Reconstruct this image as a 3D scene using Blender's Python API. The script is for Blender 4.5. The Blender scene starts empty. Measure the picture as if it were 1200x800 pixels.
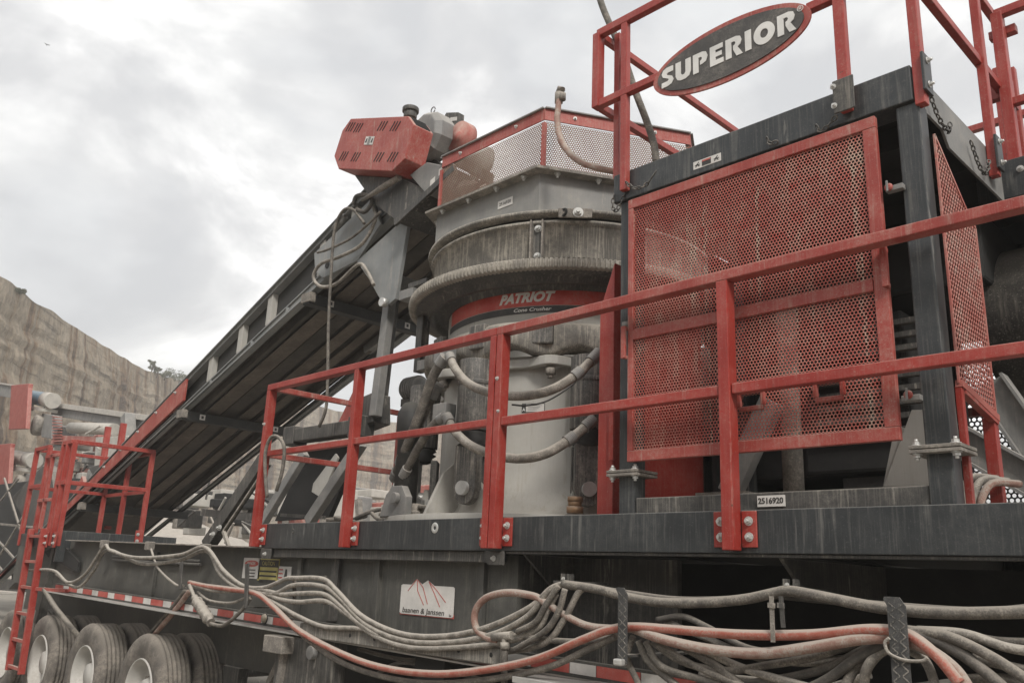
import bpy, bmesh, math, random
import numpy as np
from mathutils import Vector, Matrix
random.seed(7)
S = bpy.context.scene
COL = S.collection
rad = math.radians

# ------------------------------------------------------------ camera
def cam_matrix(yaw, pitch, roll):
    cy, sy = math.cos(yaw), math.sin(yaw); cp, sp = math.cos(pitch), math.sin(pitch)
    f = np.array([-sy*cp, cy*cp, sp]); r = np.array([cy, sy, 0.0]); u = np.cross(r, f)
    cr, sr = math.cos(roll), math.sin(roll)
    return np.stack([cr*r+sr*u, -sr*r+cr*u, -f], 1)
CM = cam_matrix(.8030, .26924, .042345); CF = 1004.3; CC = np.array([0.0, 0.0, 1.65])
cd = bpy.data.cameras.new('camera'); cam = bpy.data.objects.new('camera', cd); COL.objects.link(cam)
m4 = Matrix([[*CM[i], CC[i]] for i in range(3)] + [[0, 0, 0, 1]])
cam.matrix_world = m4
cd.sensor_width = 36; cd.lens = CF/1200*36; cd.clip_end = 2000; cd.clip_start = .05
S.camera = cam

def _ray(x, y): return CM @ np.array([x-600.0, -(y-400.0), -CF])
def _on(ax, v, x, y):
    d = _ray(x, y); p = CC + d*((v-CC[ax])/d[ax]); return Vector(p)
def PY(x, y, v=3.5): return _on(1, v, x, y)      # survey helper: point of the photograph on the plane Y = v
def PX(x, y, v): return _on(0, v, x, y)
def PZ(x, y, v): return _on(2, v, x, y)

# ------------------------------------------------------------ world, sun, exposure
SUN_EL, SUN_AZ = rad(42), rad(122)     # azimuth measured clockwise from +Y
W = bpy.data.worlds.new('World'); S.world = W; W.use_nodes = True
nt = W.node_tree; nt.nodes.clear()
N = nt.nodes.new; L = nt.links.new
out = N('ShaderNodeOutputWorld'); bg = N('ShaderNodeBackground'); bg.inputs['Strength'].default_value = .1
sky = N('ShaderNodeTexSky'); sky.sky_type = 'NISHITA'; sky.sun_disc = False
sky.sun_elevation = SUN_EL; sky.sun_rotation = SUN_AZ; sky.dust_density = 3.0
tc = N('ShaderNodeTexCoord'); mp = N('ShaderNodeMapping'); mp.inputs['Scale'].default_value = (1, 1, 1.9)
mp.inputs['Location'].default_value = (.35, .2, .1)
L(tc.outputs['Generated'], mp.inputs['Vector'])
n1 = N('ShaderNodeTexNoise'); n1.inputs['Scale'].default_value = 2.9; n1.inputs['Detail'].default_value = 9; n1.inputs['Roughness'].default_value = .56; n1.inputs['Distortion'].default_value = .35
L(mp.outputs['Vector'], n1.inputs['Vector'])
n2 = N('ShaderNodeTexNoise'); n2.inputs['Scale'].default_value = 5.2; n2.inputs['Detail'].default_value = 8; n2.inputs['Roughness'].default_value = .5
L(mp.outputs['Vector'], n2.inputs['Vector'])
r1 = N('ShaderNodeValToRGB'); e = r1.color_ramp.elements
e[0].position = .40; e[0].color = (4.45, 4.5, 4.56, 1); e[1].position = .60; e[1].color = (8.2, 8.1, 7.95, 1)
k = r1.color_ramp.elements.new(.49); k.color = (5.0, 5.0, 4.99, 1)
k = r1.color_ramp.elements.new(.55); k.color = (6.2, 6.17, 6.08, 1)
L(n1.outputs['Fac'], r1.inputs['Fac'])
r2 = N('ShaderNodeValToRGB'); e = r2.color_ramp.elements
e[0].position = .42; e[0].color = (.88, .88, .885, 1); e[1].position = .60; e[1].color = (1.10, 1.10, 1.09, 1)
L(n2.outputs['Fac'], r2.inputs['Fac'])
mu = N('ShaderNodeMixRGB'); mu.blend_type = 'MULTIPLY'; mu.inputs['Fac'].default_value = 1
L(r1.outputs['Color'], mu.inputs['Color1']); L(r2.outputs['Color'], mu.inputs['Color2'])
mx = N('ShaderNodeMixRGB'); mx.inputs['Fac'].default_value = .93
L(sky.outputs['Color'], mx.inputs['Color1']); L(mu.outputs['Color'], mx.inputs['Color2'])
L(mx.outputs['Color'], bg.inputs['Color']); L(bg.outputs['Background'], out.inputs['Surface'])

sl = bpy.data.lights.new('sun', 'SUN'); sl.energy = 1.5; sl.angle = rad(12); sl.color = (1, .96, .9)
so = bpy.data.objects.new('sun', sl); COL.objects.link(so)
sd = Vector((math.sin(SUN_AZ)*math.cos(SUN_EL), math.cos(SUN_AZ)*math.cos(SUN_EL), math.sin(SUN_EL)))
so.rotation_euler = sd.to_track_quat('Z', 'Y').to_euler()
vs = S.view_settings; vs.view_transform = 'Standard'; vs.look = 'None'; vs.gamma = 1; vs.exposure = 0.97
vs.use_curve_mapping = False
S.cycles.max_bounces = 6; S.cycles.volume_bounces = 0

# ------------------------------------------------------------ materials
def mat(name, col, rough=.6, dust=.25, dustcol=(.40, .365, .32), streak=0.0, metallic=0.0, var=.18, scale=6.0, bump=.15, up=.55, chips=None, speck=0.0):
    m = bpy.data.materials.new(name); m.use_nodes = True; t = m.node_tree; t.nodes.clear()
    N = t.nodes.new; L = t.links.new
    o = N('ShaderNodeOutputMaterial'); b = N('ShaderNodeBsdfPrincipled'); L(b.outputs[0], o.inputs[0])
    b.inputs['Roughness'].default_value = rough; b.inputs['Metallic'].default_value = metallic
    tc = N('ShaderNodeTexCoord')
    def noise(s, d=5, r=.55, sc=(1, 1, 1)):
        mp = N('ShaderNodeMapping'); mp.inputs['Scale'].default_value = sc; L(tc.outputs['Object'], mp.inputs['Vector'])
        n = N('ShaderNodeTexNoise'); n.inputs['Scale'].default_value = s; n.inputs['Detail'].default_value = d; n.inputs['Roughness'].default_value = r
        L(mp.outputs[0], n.inputs['Vector']); return n
    def rng(src, a, b_, c=0.0, d=1.0):
        r = N('ShaderNodeMapRange'); r.inputs[1].default_value = a; r.inputs[2].default_value = b_; r.inputs[3].default_value = c; r.inputs[4].default_value = d
        L(src, r.inputs[0]); return r.outputs[0]
    def math_(op, x, y):
        q = N('ShaderNodeMath'); q.operation = op
        for i, v in enumerate((x, y)):
            if isinstance(v, (int, float)): q.inputs[i].default_value = v
            else: L(v, q.inputs[i])
        return q.outputs[0]
    nA = noise(scale); nB = noise(scale*7, 4, .6)
    # base colour variation
    v = rng(nA.outputs['Fac'], .3, .7, 1-var, 1+var)
    vm = N('ShaderNodeMixRGB'); vm.blend_type = 'MULTIPLY'; vm.inputs['Fac'].default_value = 1; vm.inputs['Color1'].default_value = (*col, 1)
    L(v, vm.inputs['Color2']); cur = vm.outputs[0]
    # dust film: patchy everywhere, heavier on upward faces; doubles as painted top highlight
    g = N('ShaderNodeNewGeometry'); sx = N('ShaderNodeSeparateXYZ'); L(g.outputs['Normal'], sx.inputs[0])
    upm = rng(sx.outputs['Z'], .25, .9, 0, up)
    patch = math_('MULTIPLY', rng(nA.outputs['Fac'], .38, .68), rng(nB.outputs['Fac'], .3, .65))
    f = math_('MULTIPLY', patch, dust)
    f = math_('ADD', f, dust*.22)
    nG = noise(170, 3, .7)
    f = math_('MULTIPLY', f, rng(nG.outputs['Fac'], .32, .68, .45, 1.6))
    f = math_('ADD', f, upm)
    if streak:
        ns = noise(30, 4, .65, (1, 1, .045)); ng = noise(4.0, 4, .6)
        st = math_('MULTIPLY', rng(ns.outputs['Fac'], .54, .66), rng(ng.outputs['Fac'], .42, .62))
        f = math_('ADD', f, math_('MULTIPLY', st, streak*1.2))
        ns2 = noise(110, 3, .6, (1, 1, .03))
        f = math_('ADD', f, math_('MULTIPLY', rng(ns2.outputs['Fac'], .53, .64), streak*.45))
        ns3 = noise(14, 2, .5, (1, 1, .02)); nh = noise(55, 3, .6, (1, 1, .25))
        f = math_('ADD', f, math_('MULTIPLY', math_('MULTIPLY', rng(ns3.outputs['Fac'], .66, .69), rng(nh.outputs['Fac'], .45, .6)), streak*1.4))
    if speck:
        nk = noise(90, 2, .5); f = math_('ADD', f, math_('MULTIPLY', rng(nk.outputs['Fac'], .62, .68), speck))
    cl = N('ShaderNodeClamp'); L(f, cl.inputs[0]); cl.inputs[2].default_value = .92
    dm = N('ShaderNodeMixRGB'); L(cl.outputs[0], dm.inputs['Fac']); L(cur, dm.inputs['Color1']); dm.inputs['Color2'].default_value = (*dustcol, 1)
    cur = dm.outputs[0]
    if chips:
        nc = noise(17, 6, .7); cm = N('ShaderNodeMixRGB'); L(rng(nc.outputs['Fac'], .685, .70, 0, .8), cm.inputs['Fac'])
        L(cur, cm.inputs['Color1']); cm.inputs['Color2'].default_value = (*chips, 1); cur = cm.outputs[0]
    L(cur, b.inputs['Base Color'])
    rr = rng(cl.outputs[0], 0, .6, rough, min(1, rough+.35)); L(rr, b.inputs['Roughness'])
    if bump:
        bp = N('ShaderNodeBump'); bp.inputs['Strength'].default_value = bump; bp.inputs['Distance'].default_value = .004
        L(nB.outputs['Fac'], bp.inputs['Height']); L(bp.outputs[0], b.inputs['Normal'])
    return m
RED = (.30, .014, .008)
M = dict(
 red=mat('red_paint', RED, .38, .20, (.38, .29, .24), up=.6, scale=5, var=.16, streak=.16, speck=.2, chips=(.10, .05, .035)),
 redd=mat('dusty_red_paint', (.31, .018, .010), .42, .36, (.42, .33, .28), up=.75, scale=5, streak=.28, speck=.25, chips=(.10, .05, .035)),
 redmesh=mat('red_mesh_paint', (.36, .018, .010), .42, .50, (.56, .43, .34), up=.6, scale=2.0, streak=.35),
 palered=mat('pale_dusty_red_paint', (.38, .06, .045), .6, .8, (.44, .34, .29), up=.5, scale=3),
 dark=mat('dark_grey_paint', (.022, .026, .029), .38, .12, (.24, .23, .21), streak=.32, up=.75, scale=3.5, speck=.12, chips=None),
 darkd=mat('dusty_dark_steel', (.028, .028, .028), .5, .30, (.26, .24, .21), streak=.5, up=.75, scale=5),
 black=mat('black_steel', (.018, .018, .018), .6, .2, (.16, .15, .13), up=.5),
 under=mat('shaded_black_steel', (.012, .012, .012), .7, .2, (.08, .075, .068), up=.35),  # darker copy of the black steel, shade put into its colour
 trailer=mat('grey_trailer_paint', (.048, .048, .045), .5, .4, (.19, .18, .155), streak=.35, up=.6, scale=2.5),
 grey=mat('light_grey_paint', (.43, .42, .39), .45, .4, (.36, .335, .29), up=.6, scale=3, var=.14, streak=.45),
 mgrey=mat('mid_grey_paint', (.17, .172, .17), .5, .4, (.38, .355, .32), up=.7, scale=4, streak=.2),
 stain=mat('stained_crusher_steel', (.075, .072, .068), .6, .75, (.38, .35, .30), up=.7, scale=4, streak=1.1),
 tramp=mat('black_cylinder_paint', (.035, .036, .036), .5, .35, (.36, .33, .29), up=.6, scale=5, streak=.7, speck=.3),
 crust=mat('dust_crusted_steel', (.12, .11, .10), .8, .9, (.36, .325, .28), up=.8, scale=9, bump=.6, speck=.4),
 guardmesh=mat('dusty_guard_mesh', (.20, .10, .07), .7, .8, (.34, .295, .24), up=.5, scale=3),
 toothed=mat('dusty_toothed_steel', (.22, .205, .18), .8, .8, (.42, .385, .33), up=.8, scale=9, bump=.4),
 cgrey=mat('blue_grey_paint', (.20, .215, .22), .5, .35, (.38, .355, .32), up=.6, scale=3, streak=.3),
 belt=mat('black_rubber_belt', (.055, .050, .045), .75, .6, (.17, .15, .13), up=.2, scale=2, var=.3),
 galv=mat('galvanised_steel', (.55, .55, .53), .35, .2, metallic=.5, up=.3, scale=12),
 white=mat('white_sticker', (.62, .60, .57), .5, .25, (.40, .37, .33), up=.2, scale=8),
 letter=mat('white_letter_paint', (.68, .67, .64), .5, .15, (.45, .42, .38), up=.1),
 inkd=mat('black_ink', (.025, .024, .023), .5, .1, up=.1),
 yellow=mat('yellow_sticker', (.42, .36, .10), .5, .3, up=.1, scale=8),
 redink=mat('red_sticker', (.45, .06, .045), .5, .3, up=.1, scale=8),
 hose=mat('dusty_hose', (.05, .045, .04), .65, .75, (.30, .27, .23), up=.7, scale=16, speck=.25, bump=.3),
 hosep=mat('pale_dusty_hose', (.11, .098, .085), .65, .9, (.42, .385, .335), up=.75, scale=16, speck=.25, bump=.3),
 hosed=mat('dark_hose', (.04, .037, .034), .7, .5, (.24, .215, .185), up=.7, scale=7),
 hoser=mat('red_hose', (.36, .06, .03), .6, .55, (.40, .35, .30), up=1.3, scale=14, speck=.2, bump=.3),
 hoserp=mat('pale_red_hose', (.24, .10, .07), .7, .95, (.38, .335, .29), up=1.1, scale=12, speck=.2, bump=.3),
 tyre=mat('tyre_rubber', (.060, .054, .049), .75, .9, (.27, .24, .205), up=.6, scale=4),
 rim=mat('white_wheel_rim', (.50, .49, .46), .5, .45, (.33, .30, .26), up=.3, scale=5),
 brass=mat('brass_fitting', (.30, .17, .08), .45, .3, metallic=.4),
 blue=mat('blue_motor_paint', (.07, .17, .25), .5, .25, up=.25),
 cream=mat('pale_plant_steel', (.45, .43, .39), .7, .4, up=.4),
 rockm=mat('broken_stone', (.33, .30, .26), .9, .5, (.42, .38, .33), up=.4, scale=3, bump=.6),
 glass=mat('marker_lens', (.30, .25, .18), .3, .3),
)

# ------------------------------------------------------------ mesh builder
def V(*a): return Vector(a)
class MB:
    def __init__(s): s.v = []; s.f = []; s.sm = []
    def add(s, vs, fs, sm=False):
        o = len(s.v); s.v += [Vector(p) for p in vs]
        for f in fs: s.f.append([i+o for i in f]); s.sm.append(sm)
        return s
    def box(s, a, b):
        x0, y0, z0 = [min(a[i], b[i]) for i in range(3)]; x1, y1, z1 = [max(a[i], b[i]) for i in range(3)]
        return s.add([(x0,y0,z0),(x1,y0,z0),(x1,y1,z0),(x0,y1,z0),(x0,y0,z1),(x1,y0,z1),(x1,y1,z1),(x0,y1,z1)],
                     [(0,3,2,1),(4,5,6,7),(0,1,5,4),(1,2,6,5),(2,3,7,6),(3,0,4,7)])
    def bar(s, p, q, w, h=None, up=(0, 0, 1)):          # w sideways, h along up
        h = h or w; p = Vector(p); q = Vector(q); d = (q-p).normalized(); up = Vector(up)
        if abs(d.dot(up)) > .98: up = Vector((0, 1, 0))
        x = d.cross(up).normalized(); u = x.cross(d).normalized()
        c = [-x*w/2-u*h/2, x*w/2-u*h/2, x*w/2+u*h/2, -x*w/2+u*h/2]
        return s.add([p+k for k in c]+[q+k for k in c], [(0,1,2,3),(7,6,5,4),(0,4,5,1),(1,5,6,2),(2,6,7,3),(3,7,4,0)])
    def prism(s, pts, t):                                # polygon extruded by vector t
        pts = [Vector(p) for p in pts]; t = Vector(t); n = len(pts)
        nrm = Vector((0, 0, 0))
        for i in range(n): nrm += (pts[i]-pts[0]).cross(pts[(i+1) % n]-pts[0])
        if nrm.dot(t) > 0: pts = pts[::-1]
        fs = [list(range(n)), list(range(2*n-1, n-1, -1))]
        fs += [(i, i+n, (i+1) % n+n, (i+1) % n) for i in range(n)]
        return s.add(pts+[p+t for p in pts], fs)
    def tube(s, pts, r, seg=10, caps=True, rf=None):
        pts = [Vector(p) for p in pts]; n = len(pts); vs = []
        d0 = (pts[1]-pts[0]).normalized(); a = Vector((0, 0, 1)) if abs(d0.z) < .9 else Vector((0, 1, 0))
        x = d0.cross(a).normalized()
        for i, p in enumerate(pts):
            d = (pts[min(i+1, n-1)]-pts[max(i-1, 0)]).normalized()
            x = (x-d*x.dot(d)).normalized(); y = d.cross(x)
            rr = rf(i/(n-1)) if rf else r
            vs += [p+(x*math.cos(2*math.pi*k/seg)+y*math.sin(2*math.pi*k/seg))*rr for k in range(seg)]
        fs = [(i*seg+k, i*seg+(k+1) % seg, (i+1)*seg+(k+1) % seg, (i+1)*seg+k) for i in range(n-1) for k in range(seg)]
        s.add(vs, fs, True)
        if caps:
            o = len(s.v)-len(vs); s.f.append([o+k for k in range(seg)][::-1]); s.sm.append(False)
            s.f.append([o+(n-1)*seg+k for k in range(seg)]); s.sm.append(False)
        return s
    def cyl(s, p, q, r, seg=20): return s.tube([p, q], r, seg)
    def lathe(s, prof, c, seg=72, a0=0, a1=2*math.pi, axis='z', sm=True, rmod=None):
        full = abs(a1-a0-2*math.pi) < 1e-6; m = seg if full else seg+1; vs = []
        for (r, z) in prof:
            for k in range(m):
                a = a0+(a1-a0)*k/seg; rr = r*(rmod(a, z) if rmod else 1)
                if axis == 'z': vs.append((c[0]+rr*math.sin(a), c[1]-rr*math.cos(a), c[2]+z))
                elif axis == 'y': vs.append((c[0]+rr*math.sin(a), c[1]+z, c[2]+rr*math.cos(a)))
                else: vs.append((c[0]+z, c[1]+rr*math.sin(a), c[2]+rr*math.cos(a)))
        fs = []
        for i in range(len(prof)-1):
            for k in range(seg):
                k2 = (k+1) % m if full else k+1
                fs.append((i*m+k, i*m+k2, (i+1)*m+k2, (i+1)*m+k))
        return s.add(vs, fs, sm)
    def mesh(s, name, org=(0, 0, 0)):
        me = bpy.data.meshes.new(name); o = Vector(org)
        me.from_pydata([tuple(p-o) for p in s.v], [], s.f); me.polygons.foreach_set('use_smooth', s.sm); me.update(); return me
def worg(o):
    p = Vector((0, 0, 0))
    while o: p += o.location; o = o.parent
    return p
def part(name, mb, m, parent=None, bevel=0, label=None, org=None, recalc=True):
    base = worg(parent) if parent else Vector((0, 0, 0))
    o_ = Vector(org) if org is not None else base
    me = mb.mesh(name, o_) if isinstance(mb, MB) else mb
    if isinstance(mb, MB) and recalc:
        bm = bmesh.new(); bm.from_mesh(me); bmesh.ops.recalc_face_normals(bm, faces=bm.faces); bm.to_mesh(me); bm.free()
    me.materials.append(M[m] if isinstance(m, str) else m)
    o = bpy.data.objects.new(name, me); COL.objects.link(o); o.location = o_-base
    if parent: o.parent = parent
    if label: o['label'] = label
    if bevel:
        b = o.modifiers.new('bevel', 'BEVEL'); b.width = bevel; b.segments = 2; b.limit_method = 'ANGLE'; b.angle_limit = rad(40)
    return o
def thing(name, label, cat, loc=(0, 0, 0), group=None):
    o = bpy.data.objects.new(name, None); COL.objects.link(o); o.location = loc; o.empty_display_size = .1
    o['label'] = label; o['category'] = cat
    if group: o['group'] = group
    return o
def solo(name, mb, m, label, cat, group=None, bevel=0, kind=None):
    lo = mb.v[0].copy(); o = part(name, mb, m, None, bevel, org=lo)
    if kind: o['kind'] = kind
    if label: o['label'] = label
    if cat: o['category'] = cat
    if group: o['group'] = group
    return o
def spline(P, n=9):
    P = [Vector(p) for p in P]; Q = [P[0]*2-P[1]]+P+[P[-1]*2-P[-2]]; o = []
    for i in range(1, len(Q)-2):
        a, b, c, d = Q[i-1:i+3]
        for k in range(n):
            t = k/n; o.append(.5*((2*b)+(c-a)*t+(2*a-5*b+4*c-d)*t*t+(3*b-a-3*c+d)*t**3))
    o.append(P[-1]); return o
# one bolt mesh (axis -Y), reused by copies
def bolt_mesh():
    b = MB(); b.cyl((0, 0, 0), (0, -.004, 0), .021, 16)
    b.lathe([(0, -.004), (.015, -.004), (.015, -.016), (.0, -.016)], (0, 0, 0), 6, axis='y', sm=False)
    b.cyl((0, -.015, 0), (0, -.028, 0), .008, 10)
    me = b.mesh('bolt'); me.materials.append(M['galv']); return me
BOLT = bolt_mesh()
def bolt(parent, p, d=(0, -1, 0), s=1.0):
    o = bpy.data.objects.new('bolt', BOLT); COL.objects.link(o); o.parent = parent
    o.rotation_euler = Vector((0, -1, 0)).rotation_difference(Vector(d)).to_euler(); o.scale = (s, s, s)
    o.location = Vector(p)-worg(parent); return o
# lettering
def text_obj(name, s, size, M_, m, parent, ext=.001, bold=0.0, shear=0, bend=None, sx=1.0, space=1.0, label=None):
    c = bpy.data.curves.new(name, 'FONT'); c.body = s; c.size = size; c.extrude = ext; c.offset = bold; c.shear = shear
    c.align_x = 'CENTER'; c.align_y = 'CENTER'; c.space_character = space
    c.resolution_u = 4
    t = bpy.data.objects.new(name+'_tmp', c); COL.objects.link(t)
    dg = bpy.context.evaluated_depsgraph_get(); dg.update()
    me = bpy.data.meshes.new_from_object(t.evaluated_get(dg)); bpy.data.objects.remove(t); bpy.data.curves.remove(c)
    me.name = name
    if bend:
        for v in me.vertices: v.co = bend(v.co.x*sx, v.co.y, v.co.z)
    else:
        for v in me.vertices: v.co.x *= sx
        me.transform(M_)
    base = worg(parent); me.transform(Matrix.Translation(-base))
    me.materials.clear(); me.materials.append(M[m]); o = bpy.data.objects.new(name, me); COL.objects.link(o); o.parent = parent
    if label: o['label'] = label
    return o
def front(p, rz=0): return Matrix.Translation(Vector(p)) @ Matrix.Rotation(rz, 4, 'Z') @ Matrix.Rotation(rad(90), 4, 'X')
# perforated sheet as real geometry
def perforated(name, o, u, v, W_, H_, pitch, hr, m, parent, su=1.0, sv=1.0, t=.003, inside=None, bend=None):
    o = np.array(o, float); u = np.array(u, float); v = np.array(v, float); u /= np.linalg.norm(u); v /= np.linalg.norm(v)
    nn = np.cross(u, v)
    pu = pitch*su; pv = pitch*sv*math.sqrt(3)/2
    R_ = pitch/math.sqrt(3)
    ang = np.arange(12)*math.pi/6+math.pi/2
    rad_o = np.where(np.arange(12) % 2 == 0, R_, R_*math.cos(math.pi/6))
    ox = np.cos(ang)*rad_o*su; oy = np.sin(ang)*rad_o*sv
    ix = np.cos(ang)*hr*su; iy = np.sin(ang)*hr*sv
    cs = []
    j = 0; y = pv*.5
    while y < H_:
        x = pu*.5+(pu*.5 if j % 2 else 0)
        while x < W_:
            if inside is None or inside(x, y): cs.append((x, y))
            x += pu
        y += pv; j += 1
    cs = np.array(cs); n = len(cs)
    def pts(dx, dy, off):
        X_ = cs[:, 0][:, None]+dx[None]; Y_ = cs[:, 1][:, None]+dy[None]
        X_ = np.clip(X_, 0, W_); Y_ = np.clip(Y_, 0, H_)
        return o+X_[..., None]*u+Y_[..., None]*v+off*nn
    A = pts(ox, oy, 0); B = pts(ix, iy, 0); Cc = pts(ix, iy, -t); D = pts(ox, oy, -t)
    verts = np.concatenate([A, B, Cc, D], 1).reshape(-1, 3)
    base = np.array(worg(parent)); verts = verts-base
    k = np.arange(12); k2 = (k+1) % 12
    q = np.concatenate([np.stack([k, k2, k2+12, k+12], 1), np.stack([k+12, k2+12, k2+24, k+24], 1), np.stack([k2+36, k+36, k+24, k2+24], 1)])
    F = (np.arange(n)[:, None, None]*48+q[None]).reshape(-1, 4)
    me = bpy.data.meshes.new(name); me.vertices.add(len(verts)); me.vertices.foreach_set('co', verts.ravel())
    me.loops.add(F.size); me.loops.foreach_set('vertex_index', F.ravel().astype(np.int32))
    me.polygons.add(len(F)); me.polygons.foreach_set('loop_start', np.arange(0, F.size, 4, dtype=np.int32))
    try: me.polygons.foreach_set('loop_total', np.full(len(F), 4, dtype=np.int32))
    except Exception: pass
    me.update(calc_edges=True); me.materials.append(M[m])
    ob = bpy.data.objects.new(name, me); COL.objects.link(ob); ob.parent = parent; return ob

# ============================================================ SETTING
gm = mat('quarry_gravel', (.22, .20, .17), .9, .4, (.30, .27, .23), up=.15, scale=.8, bump=.8)
part_g = MB().add([(-600, -200, 0), (500, -200, 0), (500, 700, 0), (-600, 700, 0)], [(0, 1, 2, 3)])
g_ = part('ground', part_g, gm); g_['kind'] = 'structure'

def cliff_material():
    m = bpy.data.materials.new('quarry_face_stone'); m.use_nodes = True; t = m.node_tree; N = t.nodes.new; L = t.links.new
    b = t.nodes['Principled BSDF']; b.inputs['Roughness'].default_value = .95
    tc = N('ShaderNodeTexCoord')
    def noise(s, sc, d=6, r=.6):
        mp = N('ShaderNodeMapping'); mp.inputs['Scale'].default_value = sc; L(tc.outputs['Object'], mp.inputs[0])
        n = N('ShaderNodeTexNoise'); n.inputs['Scale'].default_value = s; n.inputs['Detail'].default_value = d; n.inputs['Roughness'].default_value = r; L(mp.outputs[0], n.inputs[0]); return n.outputs['Fac']
    st = noise(.5, (1, 1, .05)); sr = N('ShaderNodeValToRGB'); e = sr.color_ramp.elements
    e[0].position = .36; e[0].color = (.40, .335, .255, 1); e[1].position = .60; e[1].color = (.10, .065, .042, 1)
    k = e.new(.5); k.color = (.33, .265, .19, 1); k = e.new(.54); k.color = (.27, .175, .10, 1)
    L(st, sr.inputs[0])
    fine = noise(2.2, (1, 1, .5), 8, .7); fr = N('ShaderNodeMapRange'); fr.inputs[1].default_value = .3; fr.inputs[2].default_value = .7; fr.inputs[3].default_value = .55; fr.inputs[4].default_value = 1.3; L(fine, fr.inputs[0])
    mm = N('ShaderNodeMixRGB'); mm.blend_type = 'MULTIPLY'; mm.inputs[0].default_value = 1; L(sr.outputs[0], mm.inputs[1]); L(fr.outputs[0], mm.inputs[2])
    # bedding lines
    bd = noise(1.0, (.06, .06, 1.5), 6, .7); br = N('ShaderNodeMapRange'); br.inputs[1].default_value = .57; br.inputs[2].default_value = .62; br.inputs[3].default_value = 1; br.inputs[4].default_value = .55; L(bd, br.inputs[0])
    m2 = N('ShaderNodeMixRGB'); m2.blend_type = 'MULTIPLY'; m2.inputs[0].default_value = 1; L(mm.outputs[0], m2.inputs[1]); L(br.outputs[0], m2.inputs[2])
    g = N('ShaderNodeNewGeometry'); sx = N('ShaderNodeSeparateXYZ'); L(g.outputs['Normal'], sx.inputs[0])
    ur = N('ShaderNodeMapRange'); ur.inputs[1].default_value = .35; ur.inputs[2].default_value = .7; L(sx.outputs['Z'], ur.inputs[0])
    m3 = N('ShaderNodeMixRGB'); L(ur.outputs[0], m3.inputs[0]); L(m2.outputs[0], m3.inputs[1]); m3.inputs[2].default_value = (.27, .20, .14, 1)
    L(m3.outputs[0], b.inputs['Base Color'])
    bp = N('ShaderNodeBump'); bp.inputs['Distance'].default_value = .5; bp.inputs['Strength'].default_value = .9; L(fine, bp.inputs['Height']); L(bp.outputs[0], b.inputs['Normal'])
    return m
from mathutils import noise as mn
def cliff():
    # crest line surveyed as (image x, image y, ground distance); the face runs away from the camera to the right
    crest = [(-260, 170, 58), (-120, 255, 66), (0, 322, 75), (22, 338, 78), (60, 366, 84), (100, 391, 92), (150, 422, 104), (178, 436, 112), (215, 447, 124), (270, 462, 140), (370, 476, 165), (480, 498, 190), (640, 520, 210), (900, 540, 240)]
    P = []
    for x, y, d in crest:
        r = _ray(x, y); h = math.hypot(r[0], r[1]); P.append(Vector(CC+r*(d/h)))
    S_ = spline(P, 22); bm = MB(); cols = len(S_); rows = 70; vs = []
    for i, p in enumerate(S_):
        q = S_[min(i+1, cols-1)]-S_[max(i-1, 0)]; q.z = 0; q.normalize(); nrm = Vector((q.y, -q.x, 0))
        if nrm.dot(Vector((-p.x, -p.y, 0))) < 0: nrm = -nrm
        for j in range(rows+4):
            if j < rows:
                t = j/(rows-1); z = p.z*t*1.0; base = Vector((p.x, p.y, z))
                w = mn.fractal(Vector((p.x*.11, p.y*.11, z*.02)), 1, 2, 5)*.5 + mn.fractal(Vector((p.x*.6, p.y*.6, z*.08)), 1, 2, 5)*.3
                led = .35*mn.noise(Vector((p.x*.03, 3, z*1.1)))+.3*abs(mn.noise(Vector((p.x*.35, p.y*.35, z*.9))))
                off = (1-t)*2.0+(w+led)*min(1, (1.0-t)*8)
                vs.append(base+nrm*off+Vector((0, 0, mn.noise(Vector((p.x*.3, p.y*.3, 1)))*.25*t)))
            else:
                k = j-rows+1; back = [1.6, 4.2, 12, 90][k-1]; up = [.5, .95, 1.2, 2.0][k-1]
                vs.append(Vector((p.x, p.y, p.z+up-.6+mn.noise(Vector((p.x*.2, p.y*.2, k)))*.45))-nrm*back)
    R_ = rows+4; fs = [(i*R_+j, (i+1)*R_+j, (i+1)*R_+j+1, i*R_+j+1) for i in range(cols-1) for j in range(R_-1)]
    bm.add(vs, fs, False); o = part('cliff', bm, cliff_material()); o['kind'] = 'structure'; return P
CP = cliff()
def sky_block_wall():          # unseen wall added behind the camera to cut low sky light
    b = MB(); vs = []; n = 60; m_ = 14
    for i in range(n+1):
        a = math.pi*(1.0+i/n)
        for j in range(m_+1):
            r = 24+mn.fractal(Vector((i*.25, j*.3, 0)), 1, 2, 4)*1.5+(j-m_)*.15; vs.append((r*1.6*math.cos(a), -2+r*math.sin(a), 9*j/m_))
        vs.append((70*1.6*math.cos(a), -2+70*math.sin(a), 9.6))
    k_ = m_+2; b.add(vs, [(i*k_+j, i*k_+j+1, (i+1)*k_+j+1, (i+1)*k_+j) for i in range(n) for j in range(k_-1)]); o = part('cliff', b, cliff_material(), recalc=False); o['kind'] = 'structure'  # out of view; added so fronts and undersides get less light
sky_block_wall()
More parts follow.
